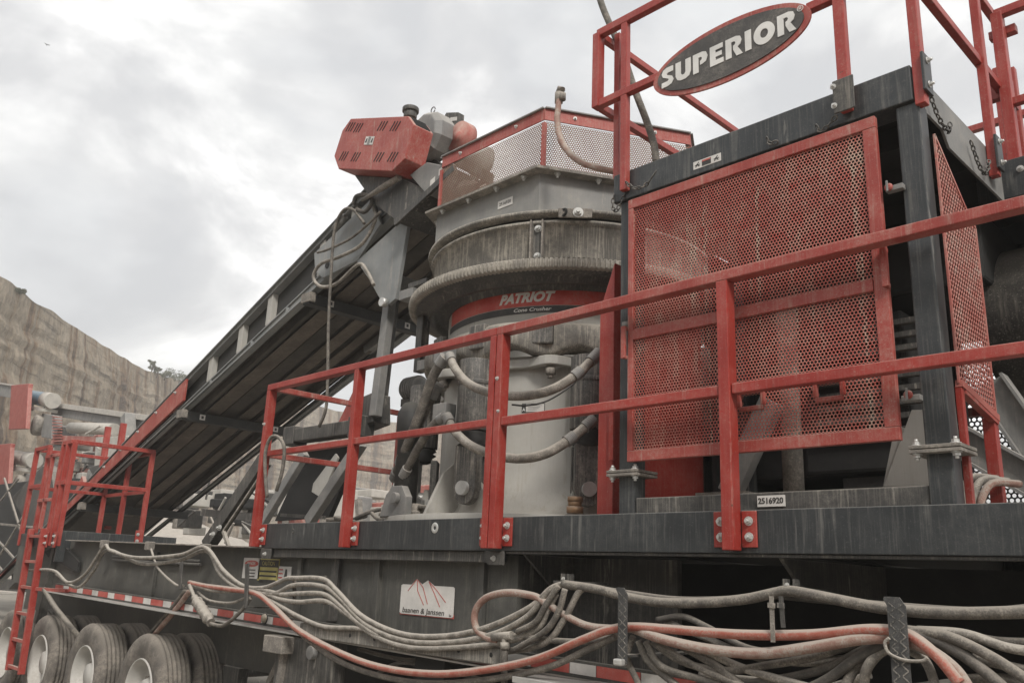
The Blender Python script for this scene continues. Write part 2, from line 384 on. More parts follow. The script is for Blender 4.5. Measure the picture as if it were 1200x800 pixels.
# shrubs on the cliff top
leafm = mat('shrub_leaves', (.075, .085, .04), .8, .2, (.25, .24, .18), up=.1)
barkm = mat('shrub_bark', (.10, .08, .06), .9, .2)
def shrub(px, py, d, h, w, label, seed):
    rnd = random.Random(seed); r = _ray(px, py); hh = math.hypot(r[0], r[1]); p = Vector(CC+r*(d/hh)); p.z -= .5
    t = thing('shrub', label, 'shrub', p, 'shrubs along the top of the quarry face')
    st = MB(); st.tube([p, p+V(0, .1*h, h*.45), p+V(.1*h, 0, h*.8)], .07, 6, rf=lambda k: .09*(1-.7*k))
    for k in range(3): st.tube([p+V(0, 0, h*.3), p+V(rnd.uniform(-w, w)*.35, rnd.uniform(-w, w)*.3, h*rnd.uniform(.5, .8))], .03, 5)
    part('trunk', st, barkm, t)
    lf = MB(); blobs = [(rnd.uniform(-w, w)*.4, rnd.uniform(-w, w)*.4, h*rnd.uniform(.35, .85), rnd.uniform(.08, .2)*w) for _ in range(14)]
    for k in range(1500):
        bx, by, bz, br = rnd.choice(blobs); d_ = Vector((rnd.gauss(0, 1), rnd.gauss(0, 1), rnd.gauss(0, .8))).normalized()*br*rnd.uniform(.5, 1.1)
        c = p+V(bx, by, bz)+d_; a = Vector((rnd.gauss(0, 1), rnd.gauss(0, 1), rnd.gauss(0, 1))).normalized(); b_ = a.orthogonal().normalized(); s = rnd.uniform(.04, .08)
        lf.add([c-a*s, c+b_*s*.6, c+a*s, c-b_*s*.6], [(0, 1, 2, 3)])
    part('crown', lf, leafm, t, recalc=False)
for i, (px, py, d, h, w, lab) in enumerate([(177, 434, 112, 2.1, 1.2, 'tall thin shrub, the leftmost on the quarry edge'), (184, 438, 113, 1.5, 1.1, 'small shrub just right of the tallest one on the quarry edge'),
      (193, 441, 116, 1.3, 1.8, 'low round shrub in the middle of the row on the quarry edge'), (204, 446, 121, 2.1, 3.0, 'wide dark shrub on the quarry edge left of the conveyor'), (212, 450, 124, 1.3, 2.2, 'low shrub on the quarry edge touching the conveyor edge in view'),
      (24, 338, 78, .5, 1.0, 'tiny tuft high on the bare quarry edge at far left')]):
    shrub(px, py, d, h, w, lab, 40+i)

# ============================================================ DECK
YD = 3.5; XL = -6.40; ZT = 1.99; ZB = 1.80
deck = thing('crusher_deck', 'long dark grey deck with streaked edge beam carrying the cone crusher and red railings', 'platform', (XL, YD, ZB))
part('edge_beam', MB().box((XL, 3.5, ZB), (1.2, 3.56, ZT)), 'dark', deck, .004)
part('deck_plate', MB().box((XL, 3.562, ZT-.03), (1.2, 6.7, ZT-.004)), 'darkd', deck)
part('end_beam', MB().box((XL, 3.563, ZB), (XL+.06, 6.7, ZT-.032)), 'dark', deck, .004)
part('rear_beam', MB().box((XL+.063, 6.64, ZB), (1.2, 6.7, ZT-.032)), 'dark', deck)
part('under_rail', MB().box((XL+.06, 3.53, 1.735), (-3.72, 3.62, 1.797)), 'darkd', deck, .004)
part('bottom_lip', MB().box((-3.68, 3.515, 1.785), (1.2, 3.60, 1.797)), 'darkd', deck)
for x in (-5.8, -4.9, -3.9, -3.0, -2.0, -1.0, 0.0):
    part('cross_beam', MB().box((x-.05, 3.563, 1.80), (x+.05, 6.63, 1.955)), 'under', deck)
for x in (-3.50, -1.93):
    part('gusset_bracket', MB().prism([(x, 3.53, 1.783), (x, 3.78, 1.60), (x, 4.6, 1.60), (x, 4.6, 1.783)], (.02, 0, 0)), 'darkd', deck, .003)
for x in (-6.34, -3.72):
    b = MB(); b.prism([(x-.06, 3.50, 1.797), (x+.10, 3.50, 1.797), (x+.10, 3.50, 1.72), (x-.03, 3.50, 1.72), (x-.06, 3.50, 1.75)], (0, .012, 0))
    o = part('mounting_tab', b, 'darkd', deck, .003); bolt(o, (x+.02, 3.499, 1.757), s=.8)
# grommet hole and a couple of scuff plugs on the beam face
b = MB(); b.lathe([(.012, 0), (.026, -.006), (.034, 0)], (-4.25, 3.5, 1.935), 20, axis='y'); part('grommet', b, 'galv', deck)
b = MB(); b.lathe([(.008, 0), (.014, -.004), (.02, 0)], (-5.94, 3.5, 1.93), 16, axis='y'); part('grommet', b, 'darkd', deck)

# ============================================================ RAILINGS ON THE DECK
def flange(parent, x, side, y=3.5, z0=1.835, h=.15, m='red'):
    b = MB(); x0, x1 = (x, x+.075*side) if side > 0 else (x+.075*side, x); b.box((x0, y-.012, z0-.01), (x1, y-.002, z0+h))
    o = part('flange_plate', b, m, parent, .003)
    for z in (z0+.035, z0+h-.045): bolt(o, ((x0+x1)/2, y-.012, z))
ra = thing('guard_railing', 'shorter red deck railing at left that turns back around the deck end', 'railing', (XL, 3.47, ZB))
TR = 3.075; MR = 2.565
def post(parent, x, y0=3.425, y1=3.495, z0=1.81, z1=TR, w=.05, m='red'):
    return part('post', MB().box((x-w/2, y0, z0), (x+w/2, y1, z1)), m, parent, .004)
for x in (-6.44, -5.17, -3.715): post(ra, x)
part('top_rail', MB().bar((-6.465, 3.46, TR+.025), (-3.69, 3.46, TR+.025), .07, .05), 'red', ra, .005)
part('mid_rail', MB().bar((-6.41, 3.46, MR-.02), (-3.745, 3.46, MR-.02), .045, .045), 'red', ra, .005)
for z, nme in ((TR+.024, 'end_top_rail'), (MR-.02, 'end_mid_rail')):
    part(nme, MB().bar((-6.44, 3.497, z), (-6.44, 4.83, z), .045, .045), 'redd', ra, .004)
part('post', MB().box((-6.465, 4.78, 2.0), (-6.415, 4.83, TR)), 'redd', ra, .004)
for x in (-6.41, -5.14): flange(ra, x, 1)
flange(ra, -3.745, -1)
bolt(ra, (-6.44, 3.425, 2.79), s=.7)
rb = thing('guard_railing', 'long red deck railing passing in front of the perforated red panel', 'railing', (-3.64, 3.47, ZB))
post(rb, -3.655); post(rb, -2.115, w=.06)
part('top_rail', MB().bar((-3.685, 3.46, TR+.025), (.9, 3.46, TR+.025), .07, .05), 'redd', rb, .005)
part('mid_rail', MB().bar((-3.625, 3.46, MR-.025), (-2.15, 3.46, MR-.025), .05, .05), 'red', rb, .005)
part('mid_rail', MB().bar((-2.08, 3.46, MR-.025), (.9, 3.46, MR-.025), .05, .05), 'red', rb, .005)
post(rb, .85)
flange(rb, -3.625, 1); flange(rb, -2.15, -1); flange(rb, -2.08, 1); bolt(rb, (-3.66, 3.425, 2.80), s=.6)
bolt(rb, (-3.64, 3.425, 2.60), s=.5)

# ============================================================ GANTRY FRAME over the belt guard
YG = 3.6
ga = thing('gantry_frame', 'dark steel gantry with thick top beam over the perforated red panel', 'frame', (-2.05, YG, ZT))
part('column', MB().box((-2.87, YG, ZT), (-2.77, YG+.10, 3.765)), 'dark', ga, .006)
part('column', MB().box((-1.30, YG, ZT), (-1.20, YG+.10, 3.765)), 'dark', ga, .006)
part('column', MB().box((-2.87, 4.75, ZT), (-2.77, 4.85, 3.765)), 'dark', ga, .006)
part('top_beam', MB().box((-2.91, YG-.02, 3.768), (-1.215, YG+.12, 3.945)), 'dark', ga, .006)
part('side_beam', MB().prism([(-1.225, 3.722, 3.94), (-1.225, 5.6, 3.94), (-1.225, 5.6, 3.70), (-1.225, 4.0, 3.70), (-1.225, 3.93, 3.768), (-1.225, 3.722, 3.768)], (.012, 0, 0)), 'mgrey', ga)
part('side_beam', MB().box((-2.91, 3.722, 3.77), (-2.897, 5.6, 3.94)), 'mgrey', ga)
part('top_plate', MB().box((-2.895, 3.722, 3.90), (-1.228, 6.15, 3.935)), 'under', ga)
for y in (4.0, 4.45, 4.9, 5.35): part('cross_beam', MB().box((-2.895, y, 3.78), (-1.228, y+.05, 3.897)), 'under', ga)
part('curb_beam', MB().box((-2.767, YG+.01, ZT), (-1.303, YG+.08, 2.078)), 'darkd', ga, .006)
part('curb_beam', MB().box((-2.767, YG+.082, 2.05), (-1.303, YG+.40, 2.074)), 'crust', ga)
for x, z in ((-2.82, 2.19), (-1.25, 2.20)):
    b = MB(); b.box((x-.10, YG-.045, z), (x+.10, YG+.14, z+.014)); b.box((x-.10, YG-.045, z+.018), (x+.10, YG+.14, z+.032))
    o = part('splice_flange', b, 'crust', ga, .002)
    for dx in (-.075, .075):
        bolt(o, (x+dx, YG-.022, z+.032), (0, 0, 1), 1.0); bolt(o, (x+dx, YG-.022, z), (0, 0, -1), 1.0)
# small clamp tabs holding the panel
for x, z in ((-2.80, 3.02), (-1.33, 3.37), (-1.335, 2.43)):
    b = MB(); b.box((x-.03, YG-.035, z-.012), (x+.045, YG-.002, z+.012)); part('clamp_tab', b, 'mgrey', ga, .002)
# warning sticker on the top beam
st = MB().box((-2.36, YG-.0225, 3.80), (-2.19, YG-.0205, 3.845)); o = part('warning_sticker', st, 'white', ga)
part('sticker_panel', MB().box((-2.305, YG-.0245, 3.806), (-2.25, YG-.023, 3.839)), 'inkd', o)
part('sticker_header', MB().box((-2.303, YG-.026, 3.829), (-2.252, YG-.0248, 3.838)), 'redink', o)
for cx in (-2.333, -2.217):
    b = MB(); b.bar((cx-.012, YG-.0235, 3.81), (cx+.008, YG-.0235, 3.836), .001, .005); b.bar((cx+.012, YG-.0235, 3.81), (cx-.006, YG-.0235, 3.826), .001, .005); b.box((cx-.016, YG-.0238, 3.819), (cx+.016, YG-.0230, 3.823))
    part('pictogram', b, 'inkd', o)
# number plate on the deck edge
o = part('number_plate', MB().box((-2.06, YG-.002, 2.012), (-1.925, YG+.008, 2.062)), 'white', ga)
text_obj('number', '2516920', .036, front((-1.9925, YG-.003, 2.037)), 'inkd', o, bold=.0008)

# ============================================================ PERFORATED PANEL
YP = 3.545
pn = thing('belt_guard_panel', 'large red perforated steel panel with two square handles hung on the gantry', 'guard panel', (-2.1, YP, 2.25))
x0, x1, z0, z1 = -2.775, -1.375, 2.258, 3.735
fr = MB(); w = .055
part('frame_rail', MB().box((x0, YP, z1-w), (x1, YP+.03, z1)), 'redd', pn, .003)
part('frame_rail', MB().box((x0, YP, z0), (x1, YP+.03, z0+w)), 'redd', pn, .003)
part('frame_stile', MB().box((x0, YP+.001, z0+w+.001), (x0+.035, YP+.03, z1-w-.001)), 'redd', pn, .003)
part('frame_stile', MB().box((x1-.06, YP+.001, z0+w+.001), (x1, YP+.03, z1-w-.001)), 'redd', pn, .003)
part('middle_rail', MB().box((x0+.037, YP-.004, 2.91), (x1-.062, YP+.028, 2.965)), 'redd', pn, .003)
H = [(-2.04, 2.50), (-1.66, 2.50)]      # handle openings
def keep(x, y):
    X_ = x0+.02+x; Z_ = z0+.03+y
    return not any(abs(X_-hx) < .055 and abs(Z_-hz) < .032 for hx, hz in H)
perforated('mesh_sheet', (x0+.02, YP+.012, z0+.03), (1, 0, 0), (0, 0, 1), x1-x0-.05, z1-z0-.06, .0172, .0066, 'redmesh', pn, inside=keep, t=.0015)
for hx, hz in H:
    b = MB(); a, c = .062, .040
    for s in (-1, 1): b.bar((hx-a, YP-.006, hz+s*c), (hx+a, YP-.006, hz+s*c), .02, .02); b.bar((hx+s*a, YP-.006, hz-c+.01), (hx+s*a, YP-.006, hz+c-.01), .02, .02)
    part('handle_frame', b, 'redd', pn, .003)
for x, z in ((x0-.01, 2.90), (x1+.0, 3.0)):
    b = MB(); b.bar((x, YP-.02, z-.09), (x, YP-.02, z+.09), .028, .018); b.bar((x, YP-.02, z-.08), (x, YP+.01, z-.08), .02, .02); b.bar((x, YP-.02, z+.08), (x, YP+.01, z+.08), .02, .02)
    part('grab_handle', b, 'redd', pn, .003)
for x, z in ((-1.36, 3.37), (-1.35, 2.44)):
    b = MB(); b.lathe([(.0, -.006), (.017, -.006), (.019, 0), (.017, .006), (0, .006)], (x+.02, YP+.005, z), 18, axis='y'); o = part('latch', b, 'redd', pn)
    b = MB(); b.bar((x+.02, YP-.012, z-.026), (x+.02, YP-.012, z+.026), .010, .008); part('latch_pin', b, 'mgrey', o, .003)
# ============================================================ SIDE GUARD (expanded metal) on the machine's right face
sg = thing('side_guard', 'pink-red expanded metal guard on two legs beside the right gantry column', 'guard panel', (-1.19, 3.9, ZT))
XS = -1.185
poly = [(3.715, 2.50), (4.15, 2.42), (4.15, 3.33), (4.03, 3.40), (3.715, 3.64)]
def inpoly(x, y):
    y_ = 3.715+x; z_ = 2.38+y; c = False; n = len(poly)
    for i in range(n):
        (a, b), (c_, d) = poly[i], poly[(i+1) % n]
        if (b > z_) != (d > z_) and y_ < (c_-a)*(z_-b)/(d-b)+a: c = not c
    return c
perforated('mesh_sheet', (XS, 3.715, 2.38), (0, 1, 0), (0, 0, 1), .435, 1.28, .0235, .0098, 'palered', sg, su=1.15, sv=1.05, inside=inpoly, t=.004)
b = MB()
for i in range(len(poly)):
    p, q = poly[i], poly[(i+1) % len(poly)]; part('edge_strip', MB().bar((XS, p[0], p[1]), (XS, q[0], q[1]), .008 if i else .03, .014 if i else .03), 'palered', sg)
part('leg', MB().box((XS-.02, 3.715, ZT), (XS+.008, 3.745, 2.49)), 'red', sg, .003)
part('leg', MB().box((XS-.045, 4.10, ZT), (XS+.006, 4.15, 2.42)), 'red', sg, .003)
part('sill_bar', MB().bar((XS-.002, 3.75, 2.475), (XS-.002, 4.14, 2.405), .03, .03), 'redd', sg)

# ============================================================ RAILS ON TOP OF THE GANTRY, OVAL SIGN
rt = thing('guard_railing', 'red railing on top of the gantry carrying the oval black sign', 'railing', (-2.2, 3.55, 3.8))
Yt = 3.555; A = 4.935; B = 4.44
part('top_rail', MB().bar((-3.02, Yt, A), (-1.2, Yt, A), .045, .05), 'red', rt, .004)
part('mid_rail', MB().bar((-3.02, Yt, B), (-2.55, Yt, B), .045, .045), 'red', rt, .004)
part('mid_rail', MB().bar((-1.66, Yt, B), (-1.2, Yt, B), .045, .045), 'red', rt, .004)
for x in (-3.02, -1.2):
    part('end_top_rail', MB().bar((x, Yt+.03, A), (x, 5.2, A), .04, .045), 'red', rt, .004)
    part('end_mid_rail', MB().bar((x, Yt+.03, B), (x, 5.2, B), .04, .045), 'red', rt, .004)
part('corner_post', MB().box((-3.045, Yt-.03, B-.02), (-2.995, Yt+.03, A)), 'red', rt, .004)
part('post', MB().box((-2.945, Yt+.06, 3.95), (-2.905, Yt+.10, A)), 'red', rt, .004)
part('post', MB().box((-2.83, Yt-.02, 3.81), (-2.785, Yt+.02, A)), 'red', rt, .004)
part('post', MB().box((-1.53, Yt-.02, 3.81), (-1.475, Yt+.02, A+.3)), 'red', rt, .004)
part('post', MB().box((-1.21, Yt+.03, 3.74), (-1.165, Yt+.08, A+.3)), 'red', rt, .004)
part('post', MB().box((-3.04, 5.15, 3.9), (-3.0, 5.2, B)), 'red', rt, .004)
part('post', MB().box((-1.21, 4.56, 3.76), (-1.165, 4.61, A)), 'red', rt, .004)
for x in (-1.50,):
    b = MB(); b.box((x-.05, Yt-.032, 3.80), (x+.05, Yt-.022, 3.97)); o = part('socket_bracket', b, 'darkd', rt, .003)
    for z in (3.84, 3.94): bolt(o, (x-.045, Yt-.033, z), s=.7)
for y in (Yt+.055, 4.585):
    b = MB(); b.box((-1.164, y-.045, 3.79), (-1.15, y+.045, 3.98)); o = part('socket_bracket', b, 'dark', rt, .003)
    for z in (3.83, 3.95): bolt(o, (-1.15, y, z), (1, 0, 0), .8)
# oval sign
sg2 = thing('oval_sign', 'black oval sign with red rim and white capital lettering fixed to the upper red rail', 'sign', (-2.10, 3.50, 4.38))
cx, cz, ea, eb = -2.105, 4.385, .475, .18
def oval(a, b_, n=64): return [(cx+a*math.cos(2*math.pi*k/n), cz+b_*math.sin(2*math.pi*k/n)) for k in range(n)]
part('rim', MB().prism([(x, 3.52, z) for x, z in oval(ea, eb)], (0, .012, 0)), 'redd', sg2, .002)
part('face', MB().prism([(x, 3.514, z) for x, z in oval(ea-.035, eb-.030)], (0, .0055, 0)), mat('sign_face', (.035, .033, .032), .5, .25, up=.1), sg2)
GL = dict(
 S=[(0,0),(.30,0),(.50,.07),(.60,.27),(.53,.46),(.27,.61),(.26,.68),(.33,.72),(.58,.72),(.58,1),(.25,1),(.08,.92),(0,.74),(.06,.56),(.34,.39),(.36,.32),(.29,.27),(0,.27)],
 U=[(0,1),(.26,1),(.26,.36),(.32,.26),(.43,.26),(.49,.36),(.49,1),(.75,1),(.75,.3),(.67,.09),(.5,0),(.25,0),(.08,.09),(0,.3)],
 P=[(0,0),(0,1),(.45,1),(.62,.93),(.70,.7),(.62,.44),(.45,.36),(.34,.36),(.34,.56),(.40,.58),(.44,.66),(.40,.76),(.26,.76),(.26,0)],
 E=[(0,0),(0,1),(.6,1),(.6,.76),(.26,.76),(.26,.62),(.55,.62),(.55,.40),(.26,.40),(.26,.24),(.62,.24),(.62,0)],
 R=[(0,0),(0,1),(.48,1),(.66,.92),(.72,.72),(.66,.52),(.54,.44),(.76,0),(.48,0),(.34,.36),(.34,.56),(.42,.6),(.45,.68),(.40,.77),(.26,.77),(.26,0)],
 I=[(0,0),(0,1),(.27,1),(.27,0)])
WD = dict(S=.60, U=.75, P=.70, E=.62, R=.76, I=.27, O=.90)
def sign_word(word, xl, xr, zb, h, y):
    tot = sum(WD[c] for c in word)+.11*(len(word)-1); sc = (xr-xl)/tot; x = xl; mb = MB()
    for c in word:
        if c == 'O':
            n = 36; vs = []
            for yy in (y, y-.003):
                for (a, b_) in ((.45, .53), (.17, .22)):
                    vs += [(x+(.45+a*math.cos(2*math.pi*k/n))*sc, yy, zb+h*(.5+b_*math.sin(2*math.pi*k/n))) for k in range(n)]
            fs = []
            for k in range(n):
                k2 = (k+1) % n; fs += [(2*n+k, 2*n+k2, 3*n+k2, 3*n+k), (k, 2*n+k, 2*n+k2, k2), (n+k, n+k2, 3*n+k2, 3*n+k)]
            mb.add(vs, fs)
        else: mb.prism([(x+a*sc, y, zb+b_*h) for a, b_ in GL[c]], (0, -.003, 0))
        x += (WD[c]+.11)*sc
    return mb
part('sign_lettering', sign_word('SUPERIOR', cx-.41, cx+.40, cz-.059, .118, 3.5135), 'letter', sg2)
text_obj('registered_mark', '®', .045, front((cx+.425, 3.512, cz+.045)), 'letter', sg2, ext=.001)
for x in (-2.5, -1.72):
    part('bracket', MB().box((x-.03, 3.532, cz-.03), (x+.03, 3.545, cz+.09)), 'red', sg2)

# ladder-side rail beyond the gantry corner
rl = thing('guard_railing', 'red railing and gate posts beyond the right end of the gantry', 'railing', (-.9, 4.8, 3.7))
p0 = PY(1186, 185, 4.9)
for (a, bt, c, w) in (((1173, 15), (1190, 190), 4.9, .06), ((1148, 20), (1166, 205), 5.0, .05), ((1188, 80), (1204, 230), 5.6, .05), ((1170, 80), (1178, 160), 5.4, .045)):
    q = PY(*a, c); r = PY(*bt, c); part('post', MB().bar((r.x, c, r.z-.25), (r.x, c, q.z), w, w), 'red', rl, .004)
q = PY(1170, 17, 4.9); part('top_rail', MB().bar((q.x-.02, 4.9, q.z), (q.x+1.6, 4.9, q.z), .05, .05), 'red', rl, .004)
q2 = PY(1182, 122, 4.9); part('mid_rail', MB().bar((q2.x, 4.9, q2.z), (q2.x+1.6, 4.9, q2.z), .045, .045), 'red', rl, .004)
q3 = PY(1160, 45, 4.95); part('hinge', MB().bar((q3.x, 4.95, q3.z), (q3.x+.14, 4.95, q3.z), .05, .05), 'red', rl, .003)
q4 = PY(1160, 110, 4.95); part('hinge', MB().box((q4.x, 4.92, q4.z-.06), (q4.x+.12, 4.97, q4.z+.04)), 'redd', rl, .003)
q5 = PY(1130, 155, 5.8); part('back_rail', MB().bar((q5.x-.3, 5.8, q5.z), (q5.x+.9, 5.8, q5.z), .045, .045), 'red', rl, .003)
wk = thing('walkway', 'dark steel access walkway frame at the upper right corner', 'walkway', (-.9, 5, 3.6))
q = PY(1183, 212, 4.85); part('edge_channel', MB().box((q.x-.15, 4.80, q.z-.12), (q.x+1.7, 4.86, q.z+.10)), 'dark', wk, .004)
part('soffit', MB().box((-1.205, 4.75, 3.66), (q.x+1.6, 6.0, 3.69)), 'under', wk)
part('sky_gap_panel', MB().box((-2.4, 6.0, 3.3), (q.x+1.7, 6.05, 3.897)), 'under', wk)  # added dark sheet closing a bright strip of sky
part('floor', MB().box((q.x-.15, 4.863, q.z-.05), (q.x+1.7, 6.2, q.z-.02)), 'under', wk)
for i in range(3): bolt(wk, (q.x-.05+.12*i, 4.80, q.z+.03), s=.9)

# safety chains
def chain(P, label, s=.017):
    pts = spline(P, 10); Lg = [0]
    for a, b in zip(pts, pts[1:]): Lg.append(Lg[-1]+(b-a).length)
    n = int(Lg[-1]/(s*1.5)); mb = MB()
    for i in range(n):
        d = (i+.5)*Lg[-1]/n; j = max(k for k in range(len(Lg)-1) if Lg[k] <= d); f = (d-Lg[j])/(Lg[j+1]-Lg[j]+1e-9)
        c = pts[j].lerp(pts[j+1], f); t = (pts[j+1]-pts[j]).normalized(); u = t.orthogonal().normalized(); v = t.cross(u)
        w = u if i % 2 else v; ring = []
        for k in range(11):
            a = 2*math.pi*k/10; ring.append(c+t*math.cos(a)*s+w*math.sin(a)*s*.55)
        mb.tube(ring, s*.22, 5, False)
    solo('safety_chain', mb, 'darkd', label, 'chain', 'pin safety chains on the gantry')
chain([(-2.78, 3.53, 3.845), (-2.72, 3.53, 3.79), (-2.64, 3.53, 3.785), (-2.57, 3.53, 3.845)], 'dark chain looped on the gantry beam right of its left corner')
chain([(-2.90, 3.57, 3.82), (-2.905, 3.57, 3.74), (-2.87, 3.57, 3.72), (-2.80, 3.57, 3.83)], 'dark chain hanging off the left corner of the gantry beam')
chain([(-1.92, 3.565, 3.83), (-1.90, 3.565, 3.79), (-1.86, 3.565, 3.785)], 'short dark chain hanging midway along the gantry beam')
chain([(-1.66, 3.565, 3.80), (-1.63, 3.565, 3.76), (-1.55, 3.55, 3.80)], 'dark chain by the railing post near the right end of the beam')
chain([(-1.19, 3.72, 3.86), (-1.185, 3.80, 3.76), (-1.185, 3.92, 3.74), (-1.185, 3.95, 3.80)], 'dark chain hanging just behind the right gantry corner')
chain([(-1.19, 4.25, 3.83), (-1.185, 4.33, 3.72), (-1.185, 4.43, 3.72), (-1.185, 4.50, 3.82)], 'dark chain hanging furthest back on the gantry side beam')

# ============================================================ MACHINERY BEHIND THE PANEL
tk = thing('engine_housing', 'big black rounded drum housing behind the right gantry column', 'engine housing', (-1.2, 5.2, 2.6))
b = MB(); b.lathe([(0, 0), (.40, 0), (.43, .03), (.43, 2.2), (0, 2.2)], (-1.45, 5.35, 3.17), 56, axis='x'); part('drum', b, mat('worn_black_drum', (.02, .02, .02), .4, .35, (.34, .31, .27), up=.8, scale=3, speck=.5, streak=.3), tk)
part('cradle', MB().box((-1.2, 5.0, 2.70), (.5, 5.1, 2.76)), 'under', tk)
eng = thing('diesel_engine', 'grey and black engine block behind the perforated panel', 'engine', (-1.8, 4.9, 2.0))
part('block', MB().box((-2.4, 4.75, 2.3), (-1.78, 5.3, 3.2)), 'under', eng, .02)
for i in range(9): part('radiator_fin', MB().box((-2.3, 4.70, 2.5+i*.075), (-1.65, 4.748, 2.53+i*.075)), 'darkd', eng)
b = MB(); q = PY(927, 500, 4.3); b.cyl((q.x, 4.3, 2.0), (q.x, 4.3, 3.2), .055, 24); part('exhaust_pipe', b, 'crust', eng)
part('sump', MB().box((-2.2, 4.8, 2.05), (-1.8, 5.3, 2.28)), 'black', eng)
part('housing', MB().box((-2.86, 4.86, 2.3), (-1.96, 5.7, 3.75)), 'under', eng, .02)  # big dark box added to fill bright gaps behind the mesh
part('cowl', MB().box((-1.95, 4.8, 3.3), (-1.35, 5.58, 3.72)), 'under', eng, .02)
part('side_wall', MB().box((-2.935, 4.60, 2.0), (-2.905, 5.72, 3.76)), 'under', eng)  # added dark sheet shutting out sky seen through the mesh
part('daylight_block_sheet', MB().box((-3.7, 5.72, 2.0), (-1.80, 5.76, 3.89)), 'under', eng)  # added sheet that keeps daylight out behind the panel
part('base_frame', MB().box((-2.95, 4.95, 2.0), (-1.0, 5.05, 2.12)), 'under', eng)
st1 = thing('support_strut', 'pale grey flat strut leaning behind the middle railing post', 'strut', (-2.1, 4.1, 2.0))
a, c = PY(855, 578, 4.1), PY(905, 470, 4.1); part('plate', MB().bar(a, c, .07, .12, (1, 0, 0)), 'mgrey', st1, .003); part('foot', MB().box((a.x-.15, 4.0, a.z-.03), (a.x+.15, 4.2, a.z)), 'crust', st1)
st2 = thing('support_strut', 'wide cream sloping plate seen behind the right gantry column base', 'strut', (-1.5, 4.2, 2.0))
b = MB(); b.prism([PY(1035, 570, 4.2), PY(1095, 570, 4.2), PY(1100, 480, 4.2), PY(1068, 480, 4.2)], (0, .03, 0)); part('plate', b, 'grey', st2, .003)
b = MB(); a, c = PY(1055, 500, 4.25), PY(1040, 575, 4.25); b.bar(a, c, .05, .03); part('stiffener', b, 'grey', st2)
for lab, ps, yy, mm, hh in (('grey I beam sloping down behind the right gantry column', ((1118, 512), (1215, 566)), 4.6, 'mgrey', .13), ('shorter grey sloping beam behind the expanded metal guard', ((1160, 448), (1210, 520)), 4.75, 'mgrey', .13)):
    a, c = PY(*ps[0], yy), PY(*ps[1], yy); c = a+(c-a)*1.6; t = thing('frame_beam', lab, 'beam', a)
    part('web', MB().bar(a, c, .012, hh), mm, t)
    up = (c-a).normalized().cross(Vector((0, 1, 0))).normalized(); up = up if up.z > 0 else -up
    for s in (-1, 1): part('flange', MB().bar(a+up*s*(hh/2+.008), c+up*s*(hh/2+.008), .10, .014), mm, t)
# perforated far guard that lets daylight through
fg = thing('far_side_guard', 'perforated steel guard at the far side with daylight through its holes', 'guard panel', (-1.5, 6.5, 2.0))
for a, c in (((985, 478), (1240, 437)), ((985, 540), (1240, 500)), ((1100, 590), (1240, 560))):
    q = PY(a[0], a[1], 6.4); r = PY(c[0], c[1], 6.4)
    if a[1] == 590: continue
z_ = PY(1180, 480, 6.4).z
perforated('mesh_sheet', (-4.2, 6.4, 2.05), (1, 0, 0), (0, 0, 1), 4.4, 1.25, .036, .0135, 'darkd', fg)
for z in (2.05, z_, 2.98, 3.3): part('frame_rail', MB().box((-4.2, 6.35, z-.03), (.3, 6.39, z+.03)), 'redd', fg)
for i, (u0, u1, lab) in enumerate((((1128, 588), (1137, 560), 'pale hose stub nearest the right gantry column foot'), ((1140, 588), (1150, 563), 'pale hose stub between the legs of the side guard'), ((1150, 586), (1163, 566), 'dark red hose stub beside the rear leg of the side guard'))):
    b = MB(); a, c = PY(*u0, 3.9), PY(*u1, 3.95); b.tube(spline([a-V(0, 0, .06), a, c, c+V(.06, .15, .01)], 6), .016, 10); o = solo('hydraulic_hose', b, ['hosep', 'hosep', 'hoserp'][i], lab, 'hose')

# ============================================================ CONE CRUSHER
CX, CY = -4.58, 5.08
C0 = (CX, CY, 0)
cr = thing('cone_crusher', 'tall grey cone crusher with toothed ring and red and black label band', 'crusher', (CX, CY, ZT))
def lat(prof, **k): return MB().lathe(prof, C0, **k)
part('base_flange', lat([(0, 1.99), (1.41, 1.99), (1.41, 2.045), (1.0, 2.05)], seg=96), 'grey', cr, .004)
part('lower_shell', lat([(1.12, 2.051), (1.06, 2.10), (1.015, 2.22), (1.0, 2.4), (1.0, 3.17)], seg=96), 'grey', cr)
part('upper_shell', lat([(1.0, 3.40), (1.0, 3.70)], seg=96), 'grey', cr)
def lobes(a, z):
    k = math.cos(7*(a-.35)); return 1+.055*max(0, k)**.6
cfm = lat([(.99, 3.172), (1.10, 3.175), (1.12, 3.20), (1.12, 3.36), (1.09, 3.385), (.99, 3.398)], seg=160, rmod=lobes)
for v in cfm.v:
    if v.z < 3.25: v.z += .035*math.cos(14*(math.atan2(v.x-CX, -(v.y-CY))-.35))
part('clamp_flange', cfm, 'stain', cr)
for k in range(14):
    a = .35+.22+k*2*math.pi/14; d = V(math.sin(a), -math.cos(a), 0); b = MB(); b.bar(V(CX, CY, 3.22)+d*1.13, V(CX, CY, 3.40)+d*1.13, .15, .06, d); part('clamp_boss', b, 'tramp', cr, .01)
def ur(a, z): return 1+(.10*max(0, math.cos(7*(a-.62)))**3)
part('lower_lug_ring', MB().lathe([(.99, 3.075), (1.045, 3.075), (1.05, 3.08), (1.05, 3.135), (1.045, 3.14), (.99, 3.14)], C0, seg=160, rmod=ur, sm=False), 'grey', cr)
for k in range(7):
    a = .62+k*2*math.pi/7; p = (CX+1.10*math.sin(a), CY-1.10*math.cos(a)); b = MB(); b.cyl((p[0], p[1], 3.055), (p[0], p[1], 3.01), .035, 6); b.cyl((p[0], p[1], 3.012), (p[0], p[1], 2.985), .02, 10)
    part('lug_bolt', b, 'crust', cr)
NT = 240
